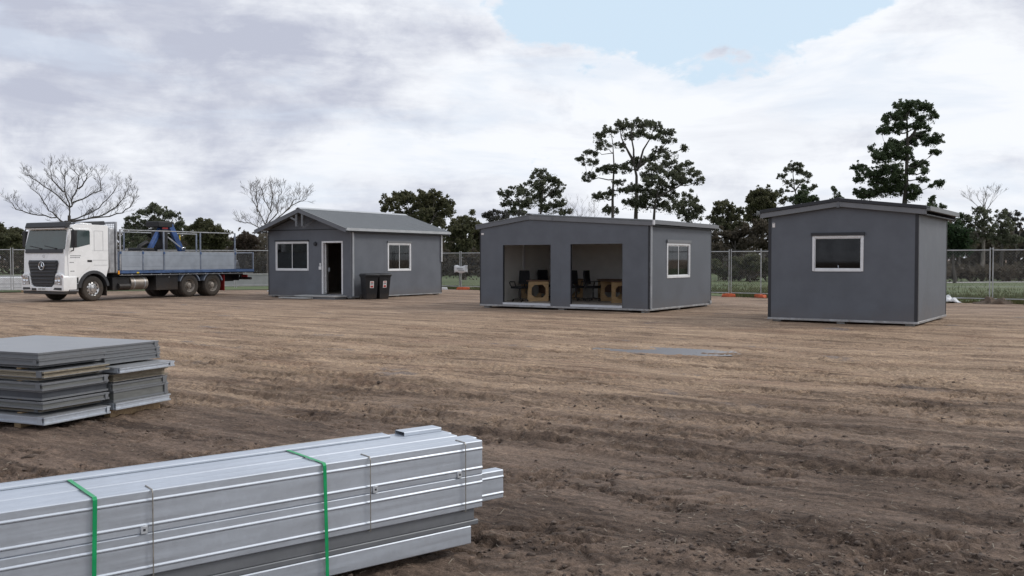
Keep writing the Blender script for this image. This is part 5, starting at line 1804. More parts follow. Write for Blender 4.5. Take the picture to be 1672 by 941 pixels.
# pale path that bends across the field
pm = MB(); n = 40
v = []
for i in range(n + 1):
    s = i / n
    x = 20 + 42 * s; y = 62 + 5.5 * math.sin(s * 2.6) + 3 * s
    v += [(x, y, .03), (x, y + 2.6, .03)]
pm.add(v, [(2 * i, 2 * i + 2, 2 * i + 3, 2 * i + 1) for i in range(n)])
tag(pm.build('path', paint('pale_gravel_path', (.40, .39, .37), .9, 0, .1, 1), None), 'pale gravel path curving across the grass field', None, None, 'structure')
k1 = MB()
v = []
for i in range(n + 1):
    s = i / n
    x = 22 + 44 * s; y = 56.5 - 2.0 * s
    v += [(x, y, .03), (x, y + .55, .03)]
k1.add(v, [(2 * i, 2 * i + 2, 2 * i + 3, 2 * i + 1) for i in range(n)])
tag(k1.build('path', paint('pale_concrete_path', (.36, .36, .35), .9, 0, .1, 1), None), 'narrow pale concrete path edge in the grass field', None, None, 'structure')


def cards(n, pos, size, up=0.0, seed=0, aspect=1.6):
    """n small leaf faces: pos (n,3), size (n,), random directions; up > 0 stands them up"""
    r = np.random.default_rng(seed)
    d = r.normal(size=(n, 3)); d[:, 2] = d[:, 2] * (1 - up) + up * np.abs(r.normal(size=n)) * 2
    d /= np.linalg.norm(d, axis=1)[:, None]
    e = np.cross(d, r.normal(size=(n, 3))); e /= np.linalg.norm(e, axis=1)[:, None] + 1e-9
    a = d * (size * aspect)[:, None] * .5; b = e * size[:, None] * .5
    v = np.stack([pos - a, pos - b * .9 + a * .1, pos + a, pos + b * .9 + a * .1], axis=1).reshape(-1, 3)
    return v, np.arange(4 * n)


def grass_tufts():
    r = np.random.default_rng(4)
    n = 46000
    segs = [(Vector(F_R) + dR * 2, Vector(F_R)), (Vector(F_R), Vector(F_M)), (Vector(F_M), Vector(F_C)), (Vector(F_C), Vector(F_L1))]
    L = np.array([(q - p).length for p, q in segs]); pick = r.choice(len(segs), n, p=L / L.sum())
    t = r.random(n); off = r.exponential(5.0, n) - .15
    P = np.array([[*(segs[k][0].lerp(segs[k][1], s))] for k, s in zip(pick, t)])
    P += np.array([.61, .79, 0])[None] * off[:, None]
    m = fbm(P[:, 0] / 2.2, P[:, 1] / 2.2, 3, 7)
    P = P[m > -.25]; n = len(P)
    h = r.uniform(.06, .2, n) * (1 + .5 * (m[m > -.25]))
    ang = r.random(n) * 6.283
    w = np.stack([np.cos(ang), np.sin(ang), np.zeros(n)], 1) * .02
    lean = r.normal(size=(n, 3)) * .05; lean[:, 2] = h
    v = np.stack([P - w, P + w, P + lean], 1).reshape(-1, 3)
    m_ = leaf_mat('grass_blades', (.05, .085, .028), (.09, .10, .04), (.17, .14, .075))
    o = fast_mesh('grass', v, 3, np.arange(3 * n), m_)
    tag(o, 'rough grass and weeds growing along the foot of the fence', None, None, 'stuff')


grass_tufts()


# ------------------------------------------------------------------ loose soil in the yard
def soil_clods():
    r = np.random.default_rng(21)
    t = (1 + 5 ** .5) / 2
    ico = np.array([(-1, t, 0), (1, t, 0), (-1, -t, 0), (1, -t, 0), (0, -1, t), (0, 1, t), (0, -1, -t), (0, 1, -t), (t, 0, -1), (t, 0, 1), (-t, 0, -1), (-t, 0, 1)]) / 1.9
    fc = np.array([(0, 11, 5), (0, 5, 1), (0, 1, 7), (0, 7, 10), (0, 10, 11), (1, 5, 9), (5, 11, 4), (11, 10, 2), (10, 7, 6), (7, 1, 8), (3, 9, 4), (3, 4, 2), (3, 2, 6), (3, 6, 8), (3, 8, 9), (4, 9, 5), (2, 4, 11), (6, 2, 10), (8, 6, 7), (9, 8, 1)])
    n0 = 70000
    Y = 3.6 + 22 * r.random(n0) ** 1.7
    X = (r.random(n0) * 2 - 1) * (0.6 * Y + 1.5)
    u = X * DIR[0] + Y * DIR[1]; v = -X * DIR[1] + Y * DIR[0]
    w = sstep(fbm(u / 1.9, v / 0.42, 3, 91), 0.1, 0.6) + .45 * sstep(fbm(X / 1.5 + u / 4, Y / 1.1, 4, 41), 0.0, 0.6) + .05
    keep = r.random(n0) < w * np.clip(1.35 - Y / 10, .0, 1)
    X, Y = X[keep], Y[keep]; n = len(X)
    s = .004 + .014 * r.random(n) ** 3
    big = r.random(n) < .008
    s[big] *= 2.2
    h, _ = ground_fields(X, Y)
    sc = s[:, None, None] * (ico[None] * (1 + r.normal(size=(n, 12, 1)) * .34)) * np.stack([r.uniform(.8, 1.5, n), r.uniform(.8, 1.5, n), r.uniform(.5, .9, n)], 1)[:, None, :]
    a = r.random(n) * 6.28
    ca, sa = np.cos(a)[:, None], np.sin(a)[:, None]
    V = np.stack([sc[:, :, 0] * ca - sc[:, :, 1] * sa + X[:, None], sc[:, :, 0] * sa + sc[:, :, 1] * ca + Y[:, None], sc[:, :, 2] + (h + s * .15)[:, None]], 2).reshape(-1, 3)
    F = (fc[None] + 12 * np.arange(n)[:, None, None]).reshape(-1)
    m, t_, b = base_mat('clod_soil')
    geo = t_.node('ShaderNodeNewGeometry')
    t_.link(t_.mix(geo.outputs['Random Per Island'], (.06, .045, .037), (.14, .105, .083)), b.inputs['Base Color'])
    b.inputs['Roughness'].default_value = .95
    o = fast_mesh('soil_clods', V, 3, F, m)
    tag(o, 'loose crumbs and clods of soil scattered over the yard', None, None, 'stuff')
    # straw, bark and root scraps
    n = 4200
    Y = 3.8 + 14 * r.random(n) ** 1.6; X = (r.random(n) * 2 - 1) * (.58 * Y + 1)
    h, _ = ground_fields(X, Y)
    L = r.uniform(.005, .024, n); w = r.uniform(.001, .003, n); a = r.random(n) * 6.28; tilt = r.normal(size=n) * .3
    d = np.stack([np.cos(a) * L, np.sin(a) * L, tilt * L], 1); e = np.stack([-np.sin(a) * w, np.cos(a) * w, np.zeros(n)], 1)
    P = np.stack([X, Y, h + .008], 1)
    up = np.array([0, 0, .003])
    V = np.stack([P - d - e, P + d - e, P + d + e, P - d + e, P - d + up, P + d + up], 1).reshape(-1, 3)
    q = np.array([0, 1, 5, 4, 2, 3, 4, 5]); F = (q[None] + 6 * np.arange(n)[:, None]).reshape(-1)
    m, t_, b = base_mat('straw_scraps')
    geo = t_.node('ShaderNodeNewGeometry')
    t_.link(t_.mix(geo.outputs['Random Per Island'], (.10, .075, .055), (.34, .29, .22)), b.inputs['Base Color'])
    o = fast_mesh('straw_scraps', V, 4, F, m)
    tag(o, 'scraps of straw and root lying on the churned soil', None, None, 'stuff')


soil_clods()


# ------------------------------------------------------------------ trees
LEAF = {
    'gum': leaf_mat('gum_leaves', (.072, .084, .052), (.12, .134, .084), (.185, .195, .135)),
    'pine': leaf_mat('pine_needles', (.048, .074, .040), (.08, .112, .058), (.13, .165, .085)),
    'dark': leaf_mat('dense_dark_leaves', (.060, .070, .036), (.10, .10, .052), (.155, .148, .082)),
    'olive': leaf_mat('olive_leaves', (.066, .078, .042), (.11, .11, .062), (.155, .15, .09)),
    'brown': leaf_mat('brown_leaves', (.055, .040, .030), (.085, .064, .048), (.12, .095, .075)),
    'green': leaf_mat('bright_bush_leaves', (.020, .044, .020), (.034, .064, .028), (.06, .09, .042)),
    'grey': leaf_mat('grey_leaves', (.05, .052, .044), (.09, .09, .08), (.13, .125, .115)),
    'scrub': leaf_mat('scrub_leaves', (.055, .048, .034), (.088, .074, .054), (.135, .115, .085)),
}
BARK = {'dark': bark_mat('dark_bark', (.045, .04, .035), (.10, .088, .075)), 'pale': bark_mat('pale_bark', (.14, .12, .105), (.26, .235, .21)),
        'grey': bark_mat('grey_bark', (.048, .040, .035), (.10, .085, .074)), 'tan': bark_mat('twig_bark', (.075, .062, .053), (.15, .125, .108))}


def clump_tree(name, label, Y, clumps, trunks, leaf='gum', bark='dark', size=.30, dens=1.0, tr=.22, depth=.6, group=None, seed=1, zoom=None, limbs=True, puff=.225, cover=1.5):
    """tree from a list of foliage clumps (photo pixels cx, cy, rx, ry at distance Y) and trunk lines; the crown is given real depth"""
    r = np.random.default_rng(seed)
    conv = zoom or (lambda x, y: (x, y))
    sx = zoom(1, 0)[0] - zoom(0, 0)[0] if zoom else 1.0
    k = Y / FPX
    tl = [[at_depth(*conv(*p), Y) for p in t] for t in trunks]
    base = Vector((tl[0][0].x, Y, 0))
    root = thing(name, label, 'tree', base, 0, group)
    cs = []
    xs = [at_depth(*conv(c[0], c[1]), Y).x for c in clumps]
    cx = sum(xs) / len(xs); wid = max(.5, (max(xs) - min(xs)) / 2 + .5)
    for (px, py, rx, ry) in clumps:
        p = at_depth(*conv(px, py), Y)
        side = min(1, abs(p.x - cx) / wid)
        dy = r.uniform(-1, 1) * wid * depth * math.sqrt(max(.05, 1 - side * side))
        f = (Y + dy) / Y
        q = Vector((0, 0, EYE)) + (p - Vector((0, 0, EYE))) * f
        cs.append((q, rx * sx * k, ry * sx * k))
    # trunk and limbs
    mb = MB()
    nodes = []
    for t in tl:
        t2 = [Vector((t[0].x, t[0].y, -.2))] + [v.copy() for v in t] if t[0].z > .5 and t is tl[0] else [v.copy() for v in t]
        n = len(t2)
        h0 = t2[0].z; h1 = t2[-1].z
        rad = []
        fac = 1.0 if t is tl[0] else .5
        pts = []
        for i in range(n - 1):
            for s in (0, .5):
                pts.append(t2[i].lerp(t2[i + 1], s))
        pts.append(t2[-1])
        for i, p in enumerate(pts):
            p.x += r.normal() * .05 if 0 < i < len(pts) - 1 else 0
            p.y += r.normal() * .12 if 0 < i < len(pts) - 1 else 0
            rad.append(max(.03, tr * fac * (1 - .82 * (p.z - h0) / max(.1, h1 - h0))))
        mb.tube(pts, rad, 8)
        for i, p in enumerate(pts[1:], 1):
            nodes.append((p, rad[i]))
            if i < len(pts):
                nodes.append((pts[i - 1].lerp(p, .5), (rad[i] + rad[i - 1]) / 2))
    ends = []
    if limbs:
        order = sorted(range(len(cs)), key=lambda i: min((cs[i][0] - n_[0]).length for n_ in nodes))
        for i in order:
            q, rx, rz = cs[i]
            best = None
            for p, rd in nodes:
                d = q - p
                if d.length < .25:
                    continue
                horiz = math.hypot(d.x, d.y)
                cost = d.length + max(0, -(d.z + .1 * horiz)) * 3 + (.6 if rd < .05 else 0)
                if best is None or cost < best[0]:
                    best = (cost, p, rd)
            if best is None:
                continue
            _, p, rd = best
            d = q - p
            sag = Vector((0, 0, d.length * .10))
            pts = [p]
            m = 4
            for j in range(1, m + 1):
                s = j / m
                w = p.lerp(q, s) + sag * (-math.sin(s * math.pi) * .6) + Vector(r.normal(size=3) * .04 * d.length * (s < 1))
                pts.append(w)
            r0 = min(rd * .62, .035 + .022 * d.length); rads = [r0 * (1 - .7 * j / m) + .008 for j in range(m + 1)]
            mb.tube(pts, rads, 5)
            for j in range(1, m + 1):
                nodes.append((pts[j], rads[j]))
            ends.append((i, pts[-2], pts[-1], rads[-1]))
    # puffs of leaves inside each clump, each on its own twig
    P = []; S = []
    got = {e[0]: e for e in ends}
    for i, (q, rx, rz) in enumerate(cs):
        kr = puff * r.uniform(.8, 1.2)
        nk = int(np.clip(round(cover * rx * rz / (kr * kr * .7)), 3, 70))
        for j in range(nk):
            while True:
                o = r.uniform(-1, 1, 3)
                m2 = (o ** 2).sum()
                if .12 < m2 < 1:
                    break
            if o[2] < -.2:
                o[2] *= -.6
            c = np.array(q) + o * np.array([rx, rx * .9, rz * 1.15]) + r.normal(size=3) * np.array([.22, .22, .30]) * kr * 2
            k2 = kr * r.uniform(.55, 1.25)
            per = int(max(8, dens * 34 * (k2 / size) ** 2 * .5))
            g = r.normal(size=(per, 3)); g /= np.linalg.norm(g, axis=1)[:, None]
            g *= (r.random(per) ** .45)[:, None] * np.array([1.0, 1.0, .85]) * k2
            g[:, 2] += np.abs(g[:, 0]) * -.12
            P.append(c[None] + g); S.append(size * r.uniform(.5, 1.2, per))
            if i in got:
                _, p0, p1, rd = got[i]
                e = Vector(c)
                mb.tube([p0 if j % 2 else p1, p1.lerp(e, .55) + Vector((0, 0, -.10 * rz)), e], [max(.014, rd), .014, .008], 3, caps=False)
        # thin scatter of leaves between the puffs
        hn = int(dens * 9 * cover * rx * rz / (size * size) * .40)
        g = np.clip(r.normal(size=(hn, 3)), -1.6, 1.6) * np.array([rx, rx * .9, rz * 1.15]) * .48
        P.append(np.array(q)[None] + g); S.append(size * r.uniform(.4, .9, hn))
    P = np.concatenate(P); S = np.concatenate(S)
    P[:, 2] = np.maximum(P[:, 2], .1)
    v, idx = cards(len(P), P - np.array(base), S, 0, seed)
    fast_mesh('crown', v, 4, idx, LEAF[leaf], root)
    tb = mb.build('trunk', BARK[bark], None, smooth=True)
    tb.parent = root
    tb.data.transform(Matrix.Translation(-base))
    return root


def bare_tree(name, label, Y, px, py0, top, width, seed, bark='grey', tr=.2, levels=6, spread=1.0, group=None, fork=None, lean=0.0, twig=.007, paths=None, zoom=None):
    """leafless tree: trunk from the ground at photo column px, first fork at py0, crown about width px wide reaching row top"""
    r = random.Random(seed)
    b = at_depth(px, HOR, Y); base = Vector((b.x, Y, 0))
    f = at_depth(px + lean, py0, Y); t = at_depth(px, top, Y)
    root = thing(name, label, 'tree', base, 0, group)
    H = t.z - f.z; Wd = width * Y / FPX / 2
    mb = MB()
    fr = Vector((f.x - base.x, 0, f.z))
    tr = tr * (.75 if paths else 1)
    mb.tube([(0, 0, -.2), (fr.x * .3, .05, fr.z * .45), tuple(fr)], [tr * 1.15, tr, tr * .8], 10)

    def grow(p, d, L, rad, lv):
        d = d.normalized()
        pts = [p]; q = p.copy(); dd = d.copy()
        n = 4
        for i in range(n):
            dd = (dd + Vector((r.gauss(0, .13), r.gauss(0, .13), r.gauss(0, .08) + .06))).normalized()
            q = q + dd * (L / n); pts.append(q.copy())
        rr = [rad * (1 - .42 * i / n) for i in range(n + 1)]
        mb.tube(pts, rr, 7 if rad > .05 else (4 if rad > .02 else 3), caps=False)
        if lv == 0:
            return
        k = r.choice((2, 3, 3)) if lv > 1 else r.choice((3, 4))
        for i in range(k):
            s = r.choice((2, 3, 4)) if i else 4
            a = r.random() * 6.283
            side = Vector((math.cos(a), math.sin(a), r.uniform(-.25, .35)))
            nd = (dd * r.uniform(.9, 1.3) + side * r.uniform(.5, .95) * spread)
            grow(pts[s].copy(), nd, L * r.uniform(.62, .82), max(twig, rr[s] * r.uniform(.55, .72)), lv - 1)
    if paths:
        for q_ in paths:
            P = [at_depth(*zoom(*p_), Y) - base for p_ in q_]
            dy = 0.0; tot = sum((b_ - a_).length for a_, b_ in zip(P, P[1:])); run = 0.0
            slope = r.uniform(-.4, .4)
            fine = [P[0]]
            for a_, b_ in zip(P, P[1:]):
                for k_ in (1, 2, 3):
                    w = a_.lerp(b_, k_ / 3)
                    run += (b_ - a_).length / 3
                    w = w + Vector((r.gauss(0, .04), slope * run, r.gauss(0, .04)))
                    fine.append(w)
            n = len(fine)
            rr = [tr * .34 * (1 - .82 * i_ / (n - 1)) + .012 for i_ in range(n)]
            mb.tube(fine, rr, 6, caps=False)
            for i_ in range(2, n):
                d_ = (fine[i_] - fine[i_ - 1]).normalized()
                for k_ in range(2 if i_ < n - 1 else 4):
                    a = r.random() * 6.283
                    side = Vector((math.cos(a), math.sin(a), r.uniform(.0, .8)))
                    grow(fine[i_].copy(), d_ * r.uniform(.4, 1.0) + side * .8, r.uniform(.32, .72) * (1.15 - .45 * i_ / n), max(twig, rr[i_] * .36), levels)
        mb.build('trunk', BARK[bark], root, smooth=False)
        return root
    main = fork or 5
    step = H * .34
    for i in range(main):
        a = (i + .5 + r.uniform(-.3, .3) * (0 < i < main - 1)) / main * 2 - 1
        side = Vector((a * Wd / H * 1.45, r.uniform(-.8, .8), 1.0 - .55 * abs(a) ** 1.5))
        grow(fr - Vector((0, 0, r.uniform(0, .5) * abs(a))), side, step * (1 + .45 * abs(a)) * r.uniform(.85, 1.25), tr * r.uniform(.42, .68), levels - 1)
    mb.build('trunk', BARK[bark], root, smooth=False)
    return root


Z8 = lambda x, y: (x / 3.484 + 800, y / 3.484 + 150)
Z1 = lambda x, y: (x / 3.361, y / 3.361 + 240)
ZP = lambda x, y: (x / 5.23 + 1380, y / 5.23 + 150)
Z7 = lambda x, y: (x / 4.704 + 560, y / 4.704 + 300)
Z9 = lambda x, y: (x / 6.688 + 1150, y / 6.688 + 250)
ZR = lambda x, y: (x / 4.275 + 1530, y / 4.275 + 290)
ZB = lambda x, y: (x / 4.48 + 1100, y / 4.48 + 300)
TG = 'trees beyond the yard fence'

clump_tree('gum_tree', 'tall spreading gum tree with open domed crown rising behind the open hut', 92,
    [(850, 190, 90, 30), (760, 200, 60, 35), (930, 200, 60, 30), (1000, 240, 60, 35), (680, 230, 45, 30), (620, 260, 40, 30), (650, 310, 55, 22), (580, 345, 45, 22), (530, 395, 35, 25), (590, 405, 35, 20), (560, 480, 45, 22), (640, 450, 50, 25), (700, 440, 50, 30),
     (770, 440, 50, 30), (840, 410, 55, 35), (735, 310, 45, 18), (1020, 280, 50, 20), (1105, 325, 35, 18), (975, 340, 55, 22), (1035, 365, 45, 20), (930, 380, 60, 20), (800, 250, 60, 22), (880, 245, 55, 20), (950, 260, 45, 20), (620, 600, 50, 25), (690, 585, 45, 25), (770, 560, 40, 25), (600, 610, 30, 20),
     (800, 640, 50, 35), (680, 680, 60, 30), (545, 500, 30, 14), (735, 520, 35, 18)],
    [[(828, 720), (830, 480), (815, 330), (805, 215)], [(698, 720), (700, 500), (705, 350), (690, 240)], [(836, 450), (880, 330), (930, 215)], [(820, 400), (760, 300), (740, 215)], [(845, 430), (930, 360), (1010, 290)]], 'gum', 'dark', 0.13, 1.0, .29, .55, TG, 3, Z8, cover=1.55)
clump_tree('gum_tree', 'leaning gum tree with layered branches at right side of the tall domed one', 88,
    [(1000, 420, 70, 25), (940, 450, 70, 35), (1060, 450, 60, 25), (1120, 430, 45, 25), (1160, 470, 40, 25), (1190, 510, 30, 25), (1080, 510, 60, 25), (930, 520, 70, 35), (1000, 540, 70, 30), (1110, 520, 45, 20), (860, 650, 40, 40), (830, 560, 55, 40), (890, 610, 60, 40), (960, 590, 70, 35), (1040, 600, 50, 30), (1010, 480, 70, 30), (1060, 490, 50, 25), (960, 650, 60, 40), (1040, 660, 50, 40), (900, 480, 50, 25), (880, 560, 45, 25)],
    [[(935, 720), (950, 600), (985, 490)], [(950, 600), (1060, 545), (1130, 500)]], 'gum', 'dark', 0.13, 1.0, .24, .55, TG, 4, Z8, cover=1.55)
clump_tree('gum_tree', 'low rounded gum tree at the right foot of the big gums', 84,
    [(1130, 620, 55, 40), (1190, 680, 40, 35), (1110, 700, 50, 40), (1160, 650, 45, 30), (1090, 650, 35, 30), (1150, 720, 60, 30)], [[(1120, 740), (1130, 640)]], 'gum', 'dark', 0.13, 1.0, .14, .6, TG, 5, Z8, cover=1.55)
clump_tree('gum_tree', 'mid sized gum tree with rounded clumps behind the ridge of the open hut', 86,
    [(280, 480, 55, 35), (340, 500, 50, 35), (390, 530, 35, 30), (240, 530, 40, 30), (320, 570, 50, 35), (270, 620, 50, 35), (370, 590, 50, 35), (400, 650, 50, 40), (330, 670, 70, 30), (430, 690, 40, 20), (300, 530, 40, 25)],
    [[(290, 700), (292, 620), (300, 500)], [(292, 620), (370, 550)]], 'gum', 'grey', 0.13, 1.0, .2, .55, TG, 6, Z8, cover=1.55)
clump_tree('gum_tree', 'bushy gum tree left of the one behind the open hut ridge', 82,
    [(160, 560, 50, 30), (90, 590, 45, 35), (110, 640, 45, 30), (200, 580, 50, 30), (180, 650, 50, 35), (140, 690, 70, 30), (220, 640, 40, 30)], [[(170, 720), (165, 600)], [(168, 650), (110, 600)]], 'gum', 'grey', 0.13, 1.0, .16, .6, TG, 7, Z8, cover=1.55)
clump_tree('pine_tree', 'tall dark pine tree with ragged crown standing behind the small square hut', 84,
    [(560, 120, 130, 35), (450, 130, 50, 40), (680, 140, 60, 50), (740, 220, 35, 60), (520, 190, 110, 50), (430, 230, 70, 40), (345, 220, 30, 30), (350, 260, 40, 25), (310, 330, 50, 35), (400, 340, 70, 30), (480, 310, 60, 50), (640, 260, 60, 30), (600, 300, 60, 30), (700, 340, 30, 25),
     (650, 390, 80, 40), (740, 430, 70, 50), (790, 395, 45, 40), (800, 525, 35, 20), (760, 520, 40, 20), (560, 440, 60, 50), (430, 460, 80, 50), (360, 480, 60, 40), (210, 495, 25, 25), (250, 490, 20, 20), (260, 540, 40, 25), (300, 580, 60, 30), (400, 560, 90, 50), (500, 520, 70, 60), (540, 570, 50, 40),
     (110, 650, 45, 25), (170, 650, 20, 20), (180, 700, 100, 30), (120, 760, 50, 30), (270, 710, 80, 50), (400, 680, 90, 70), (300, 780, 100, 50), (440, 780, 70, 70), (360, 850, 100, 60), (480, 850, 50, 50), (120, 860, 60, 30), (200, 890, 100, 40), (610, 640, 60, 35), (670, 620, 40, 30), (690, 680, 35, 20), (570, 690, 40, 30),
     (640, 750, 40, 20), (700, 755, 25, 12), (745, 800, 25, 18), (800, 800, 35, 40), (580, 830, 50, 40), (600, 880, 50, 50), (560, 910, 50, 40)],
    [[(515, 1100), (518, 800), (520, 600), (530, 400), (525, 190)], [(528, 420), (610, 320), (690, 200)]], 'pine', 'dark', 0.13, 1.0, .36, .5, TG, 8, ZP, cover=2.7)
clump_tree('gum_tree', 'slender gum tree with small flat crown on a thin bare trunk', 96,
    [(960, 140, 60, 35), (1040, 150, 45, 45), (920, 180, 50, 40), (1000, 190, 80, 30), (840, 260, 45, 40), (1060, 230, 60, 25), (1130, 250, 45, 50), (1140, 300, 30, 25), (980, 300, 30, 20), (1030, 305, 40, 15), (880, 335, 35, 25), (950, 355, 40, 20), (1190, 370, 30, 35), (1150, 375, 25, 15), (800, 440, 25, 18), (840, 420, 20, 10), (900, 410, 20, 8)],
    [[(990, 700), (988, 450), (985, 300), (970, 190)], [(988, 420), (1050, 330), (1100, 260)], [(988, 400), (930, 350), (870, 270)]], 'gum', 'dark', 0.13, 1.0, .18, .5, TG, 9, Z9, cover=1.55)
clump_tree('cypress_tree', 'small dark pointed tree at the foot of the slender gum', 90,
    [(1080, 440, 45, 50), (1080, 400, 25, 30), (1040, 490, 70, 45), (1110, 500, 60, 40), (1200, 510, 50, 40), (960, 520, 40, 30), (1100, 560, 110, 50)], [[(1080, 640), (1080, 420)]], 'pine', 'dark', 0.13, 1.0, .14, .6, TG, 10, Z9, cover=2.7)
clump_tree('gum_tree', 'broad dark gum tree just left of the small square hut roof', 88,
    [(640, 440, 80, 50), (560, 480, 70, 50), (700, 480, 80, 60), (500, 520, 60, 50), (760, 500, 40, 60), (850, 540, 40, 35), (620, 560, 150, 80), (720, 580, 80, 60), (560, 640, 120, 80), (700, 680, 120, 80), (640, 400, 25, 20), (520, 740, 100, 80), (660, 800, 120, 90)],
    [[(640, 1100), (640, 700), (640, 430)], [(640, 620), (540, 500)]], 'dark', 'dark', 0.15, 1.0, .2, .6, TG, 11, Z9, cover=2.5)
clump_tree('gum_tree', 'gum tree with bright lumpy top right of the open hut roof', 82,
    [(340, 160, 40, 30), (380, 150, 35, 25), (410, 190, 40, 40), (350, 210, 60, 40), (275, 245, 25, 25), (310, 200, 35, 25), (420, 260, 70, 50), (320, 290, 60, 50), (480, 210, 40, 30), (370, 340, 80, 60), (470, 330, 70, 60)],
    [[(370, 640), (375, 400), (360, 200)], [(370, 330), (300, 240)]], 'olive', 'dark', 0.15, 1.0, .2, .6, TG, 12, ZB, cover=2.3)
clump_tree('bush', 'brown leaved scrubby tree between the open hut and the small hut', 72,
    [(330, 420, 60, 60), (420, 400, 90, 70), (520, 380, 90, 70), (620, 360, 80, 80), (560, 450, 90, 60), (440, 480, 90, 60), (640, 450, 80, 70), (340, 500, 80, 60), (700, 330, 40, 60), (720, 450, 70, 80), (300, 560, 60, 40)],
    [[(450, 690), (450, 420)], [(600, 690), (610, 380)]], 'scrub', 'dark', 0.15, 1.0, .16, .5, TG, 13, ZB, cover=2.0)
clump_tree('bush', 'olive green shrub behind the mesh fence left of the small hut', 60,
    [(520, 590, 60, 40), (580, 610, 60, 40), (640, 600, 50, 50), (340, 610, 50, 40), (420, 640, 60, 30), (560, 560, 60, 40), (680, 640, 40, 40), (360, 660, 40, 25), (460, 580, 50, 40)], [[(560, 720), (560, 600)]], 'olive', 'grey', 0.15, 1.0, .07, .5, TG, 14, ZB, cover=2.3)
clump_tree('dense_tree', 'dense rounded dark evergreen tree behind the gabled hut roof', 72,
    [(470, 95, 60, 30), (420, 125, 55, 40), (350, 135, 45, 32), (325, 190, 30, 28), (380, 185, 50, 30), (480, 140, 75, 45), (560, 115, 40, 30), (620, 95, 50, 30), (700, 100, 60, 32), (760, 145, 50, 45), (815, 180, 42, 40), (640, 165, 90, 50), (560, 185, 50, 40), (700, 195, 90, 50), (620, 235, 60, 45), (720, 265, 80, 50), (800, 235, 50, 45), (750, 315, 50, 35), (520, 225, 40, 28), (660, 300, 90, 60), (560, 300, 90, 60), (440, 250, 60, 40)],
    [[(640, 560), (635, 350), (620, 240)], [(635, 360), (720, 220)], [(635, 380), (500, 200)]], 'dark', 'dark', 0.15, 1.0, .24, .7, TG, 15, Z7, cover=2.5)
clump_tree('dense_tree', 'darker bushy tree standing between the gabled hut and the open hut', 68,
    [(930, 275, 55, 30), (880, 310, 60, 40), (980, 300, 50, 40), (1020, 335, 40, 40), (850, 360, 60, 40), (930, 360, 80, 50), (1010, 400, 50, 50), (850, 430, 70, 50), (930, 450, 80, 50), (1020, 480, 50, 50), (800, 400, 40, 50), (860, 510, 90, 40), (960, 540, 90, 50), (1060, 400, 50, 70), (1080, 520, 60, 60)],
    [[(930, 740), (930, 450), (920, 300)], [(930, 500), (1010, 380)]], 'dark', 'dark', 0.15, 1.0, .2, .7, TG, 16, Z7, cover=2.5)
clump_tree('bush', 'thin grey brown shrub seen through the fence beside the paper sign', 60,
    [(800, 600, 60, 60), (900, 620, 70, 60), (1000, 600, 70, 70), (860, 680, 80, 50), (980, 690, 80, 50), (760, 660, 50, 50), (1060, 640, 50, 60)], [[(900, 780), (900, 620)]], 'scrub', 'grey', 0.15, 1.0, .06, .5, TG, 17, Z7, cover=2.0)
clump_tree('gum_tree', 'gum tree with layered clumps behind the blue truck crane', 84,
    [(840, 345, 55, 22), (880, 370, 50, 25), (800, 370, 40, 20), (945, 375, 35, 28), (730, 400, 45, 25), (700, 440, 30, 30), (780, 430, 60, 30), (850, 430, 60, 40), (920, 430, 60, 40), (985, 430, 30, 30), (740, 480, 60, 40), (820, 490, 80, 40), (700, 530, 40, 40), (900, 500, 80, 50), (990, 470, 40, 40), (760, 540, 80, 40), (900, 560, 90, 40)],
    [[(850, 800), (855, 560), (850, 360)], [(855, 540), (730, 420)], [(855, 520), (950, 400)]], 'gum', 'dark', 0.13, 1.0, .22, .6, TG, 18, Z1, cover=1.55)
clump_tree('dense_tree', 'low dark conical tree right of the truck crane', 80,
    [(1120, 420, 40, 22), (1080, 450, 45, 30), (1170, 450, 50, 30), (1120, 490, 80, 40), (1200, 490, 50, 40), (1060, 510, 50, 40), (1150, 545, 90, 40), (1220, 540, 40, 40), (1100, 580, 100, 40)], [[(1130, 800), (1130, 460)]], 'dark', 'dark', 0.15, 1.0, .18, .6, TG, 19, Z1, cover=2.5)
clump_tree('autumn_tree', 'small reddish brown tree between the truck tray and the gabled hut', 88,
    [(1350, 500, 40, 22), (1300, 520, 40, 25), (1390, 520, 35, 28), (1350, 550, 80, 28), (1290, 550, 30, 25), (1380, 570, 50, 25)], [[(1350, 800), (1350, 520)]], 'brown', 'grey', 0.14, 1.0, .12, .6, TG, 20, Z1, cover=2.0)
clump_tree('dense_tree', 'dark bushy tree beyond the fence at left edge of photo', 76,
    [(5, 470, 40, 30), (-40, 450, 60, 40), (85, 470, 42, 24), (60, 505, 60, 36), (0, 520, 50, 40), (110, 510, 35, 40), (-60, 520, 60, 50), (40, 550, 80, 40), (130, 540, 40, 40)], [[(60, 800), (60, 500)], [(60, 640), (-20, 470)]], 'dark', 'dark', 0.15, 1.0, .18, .6, TG, 21, Z1, cover=2.5)
clump_tree('bush', 'rounded bright green bush just right of the small square hut', 66,
    [(120, 355, 60, 30), (100, 400, 60, 50), (180, 400, 45, 45), (120, 460, 80, 50), (190, 460, 40, 50), (60, 440, 50, 70), (130, 520, 90, 40)], [[(120, 640), (120, 420)]], 'green', 'dark', 0.15, 1.0, .14, .7, TG, 22, ZR, cover=3.0)
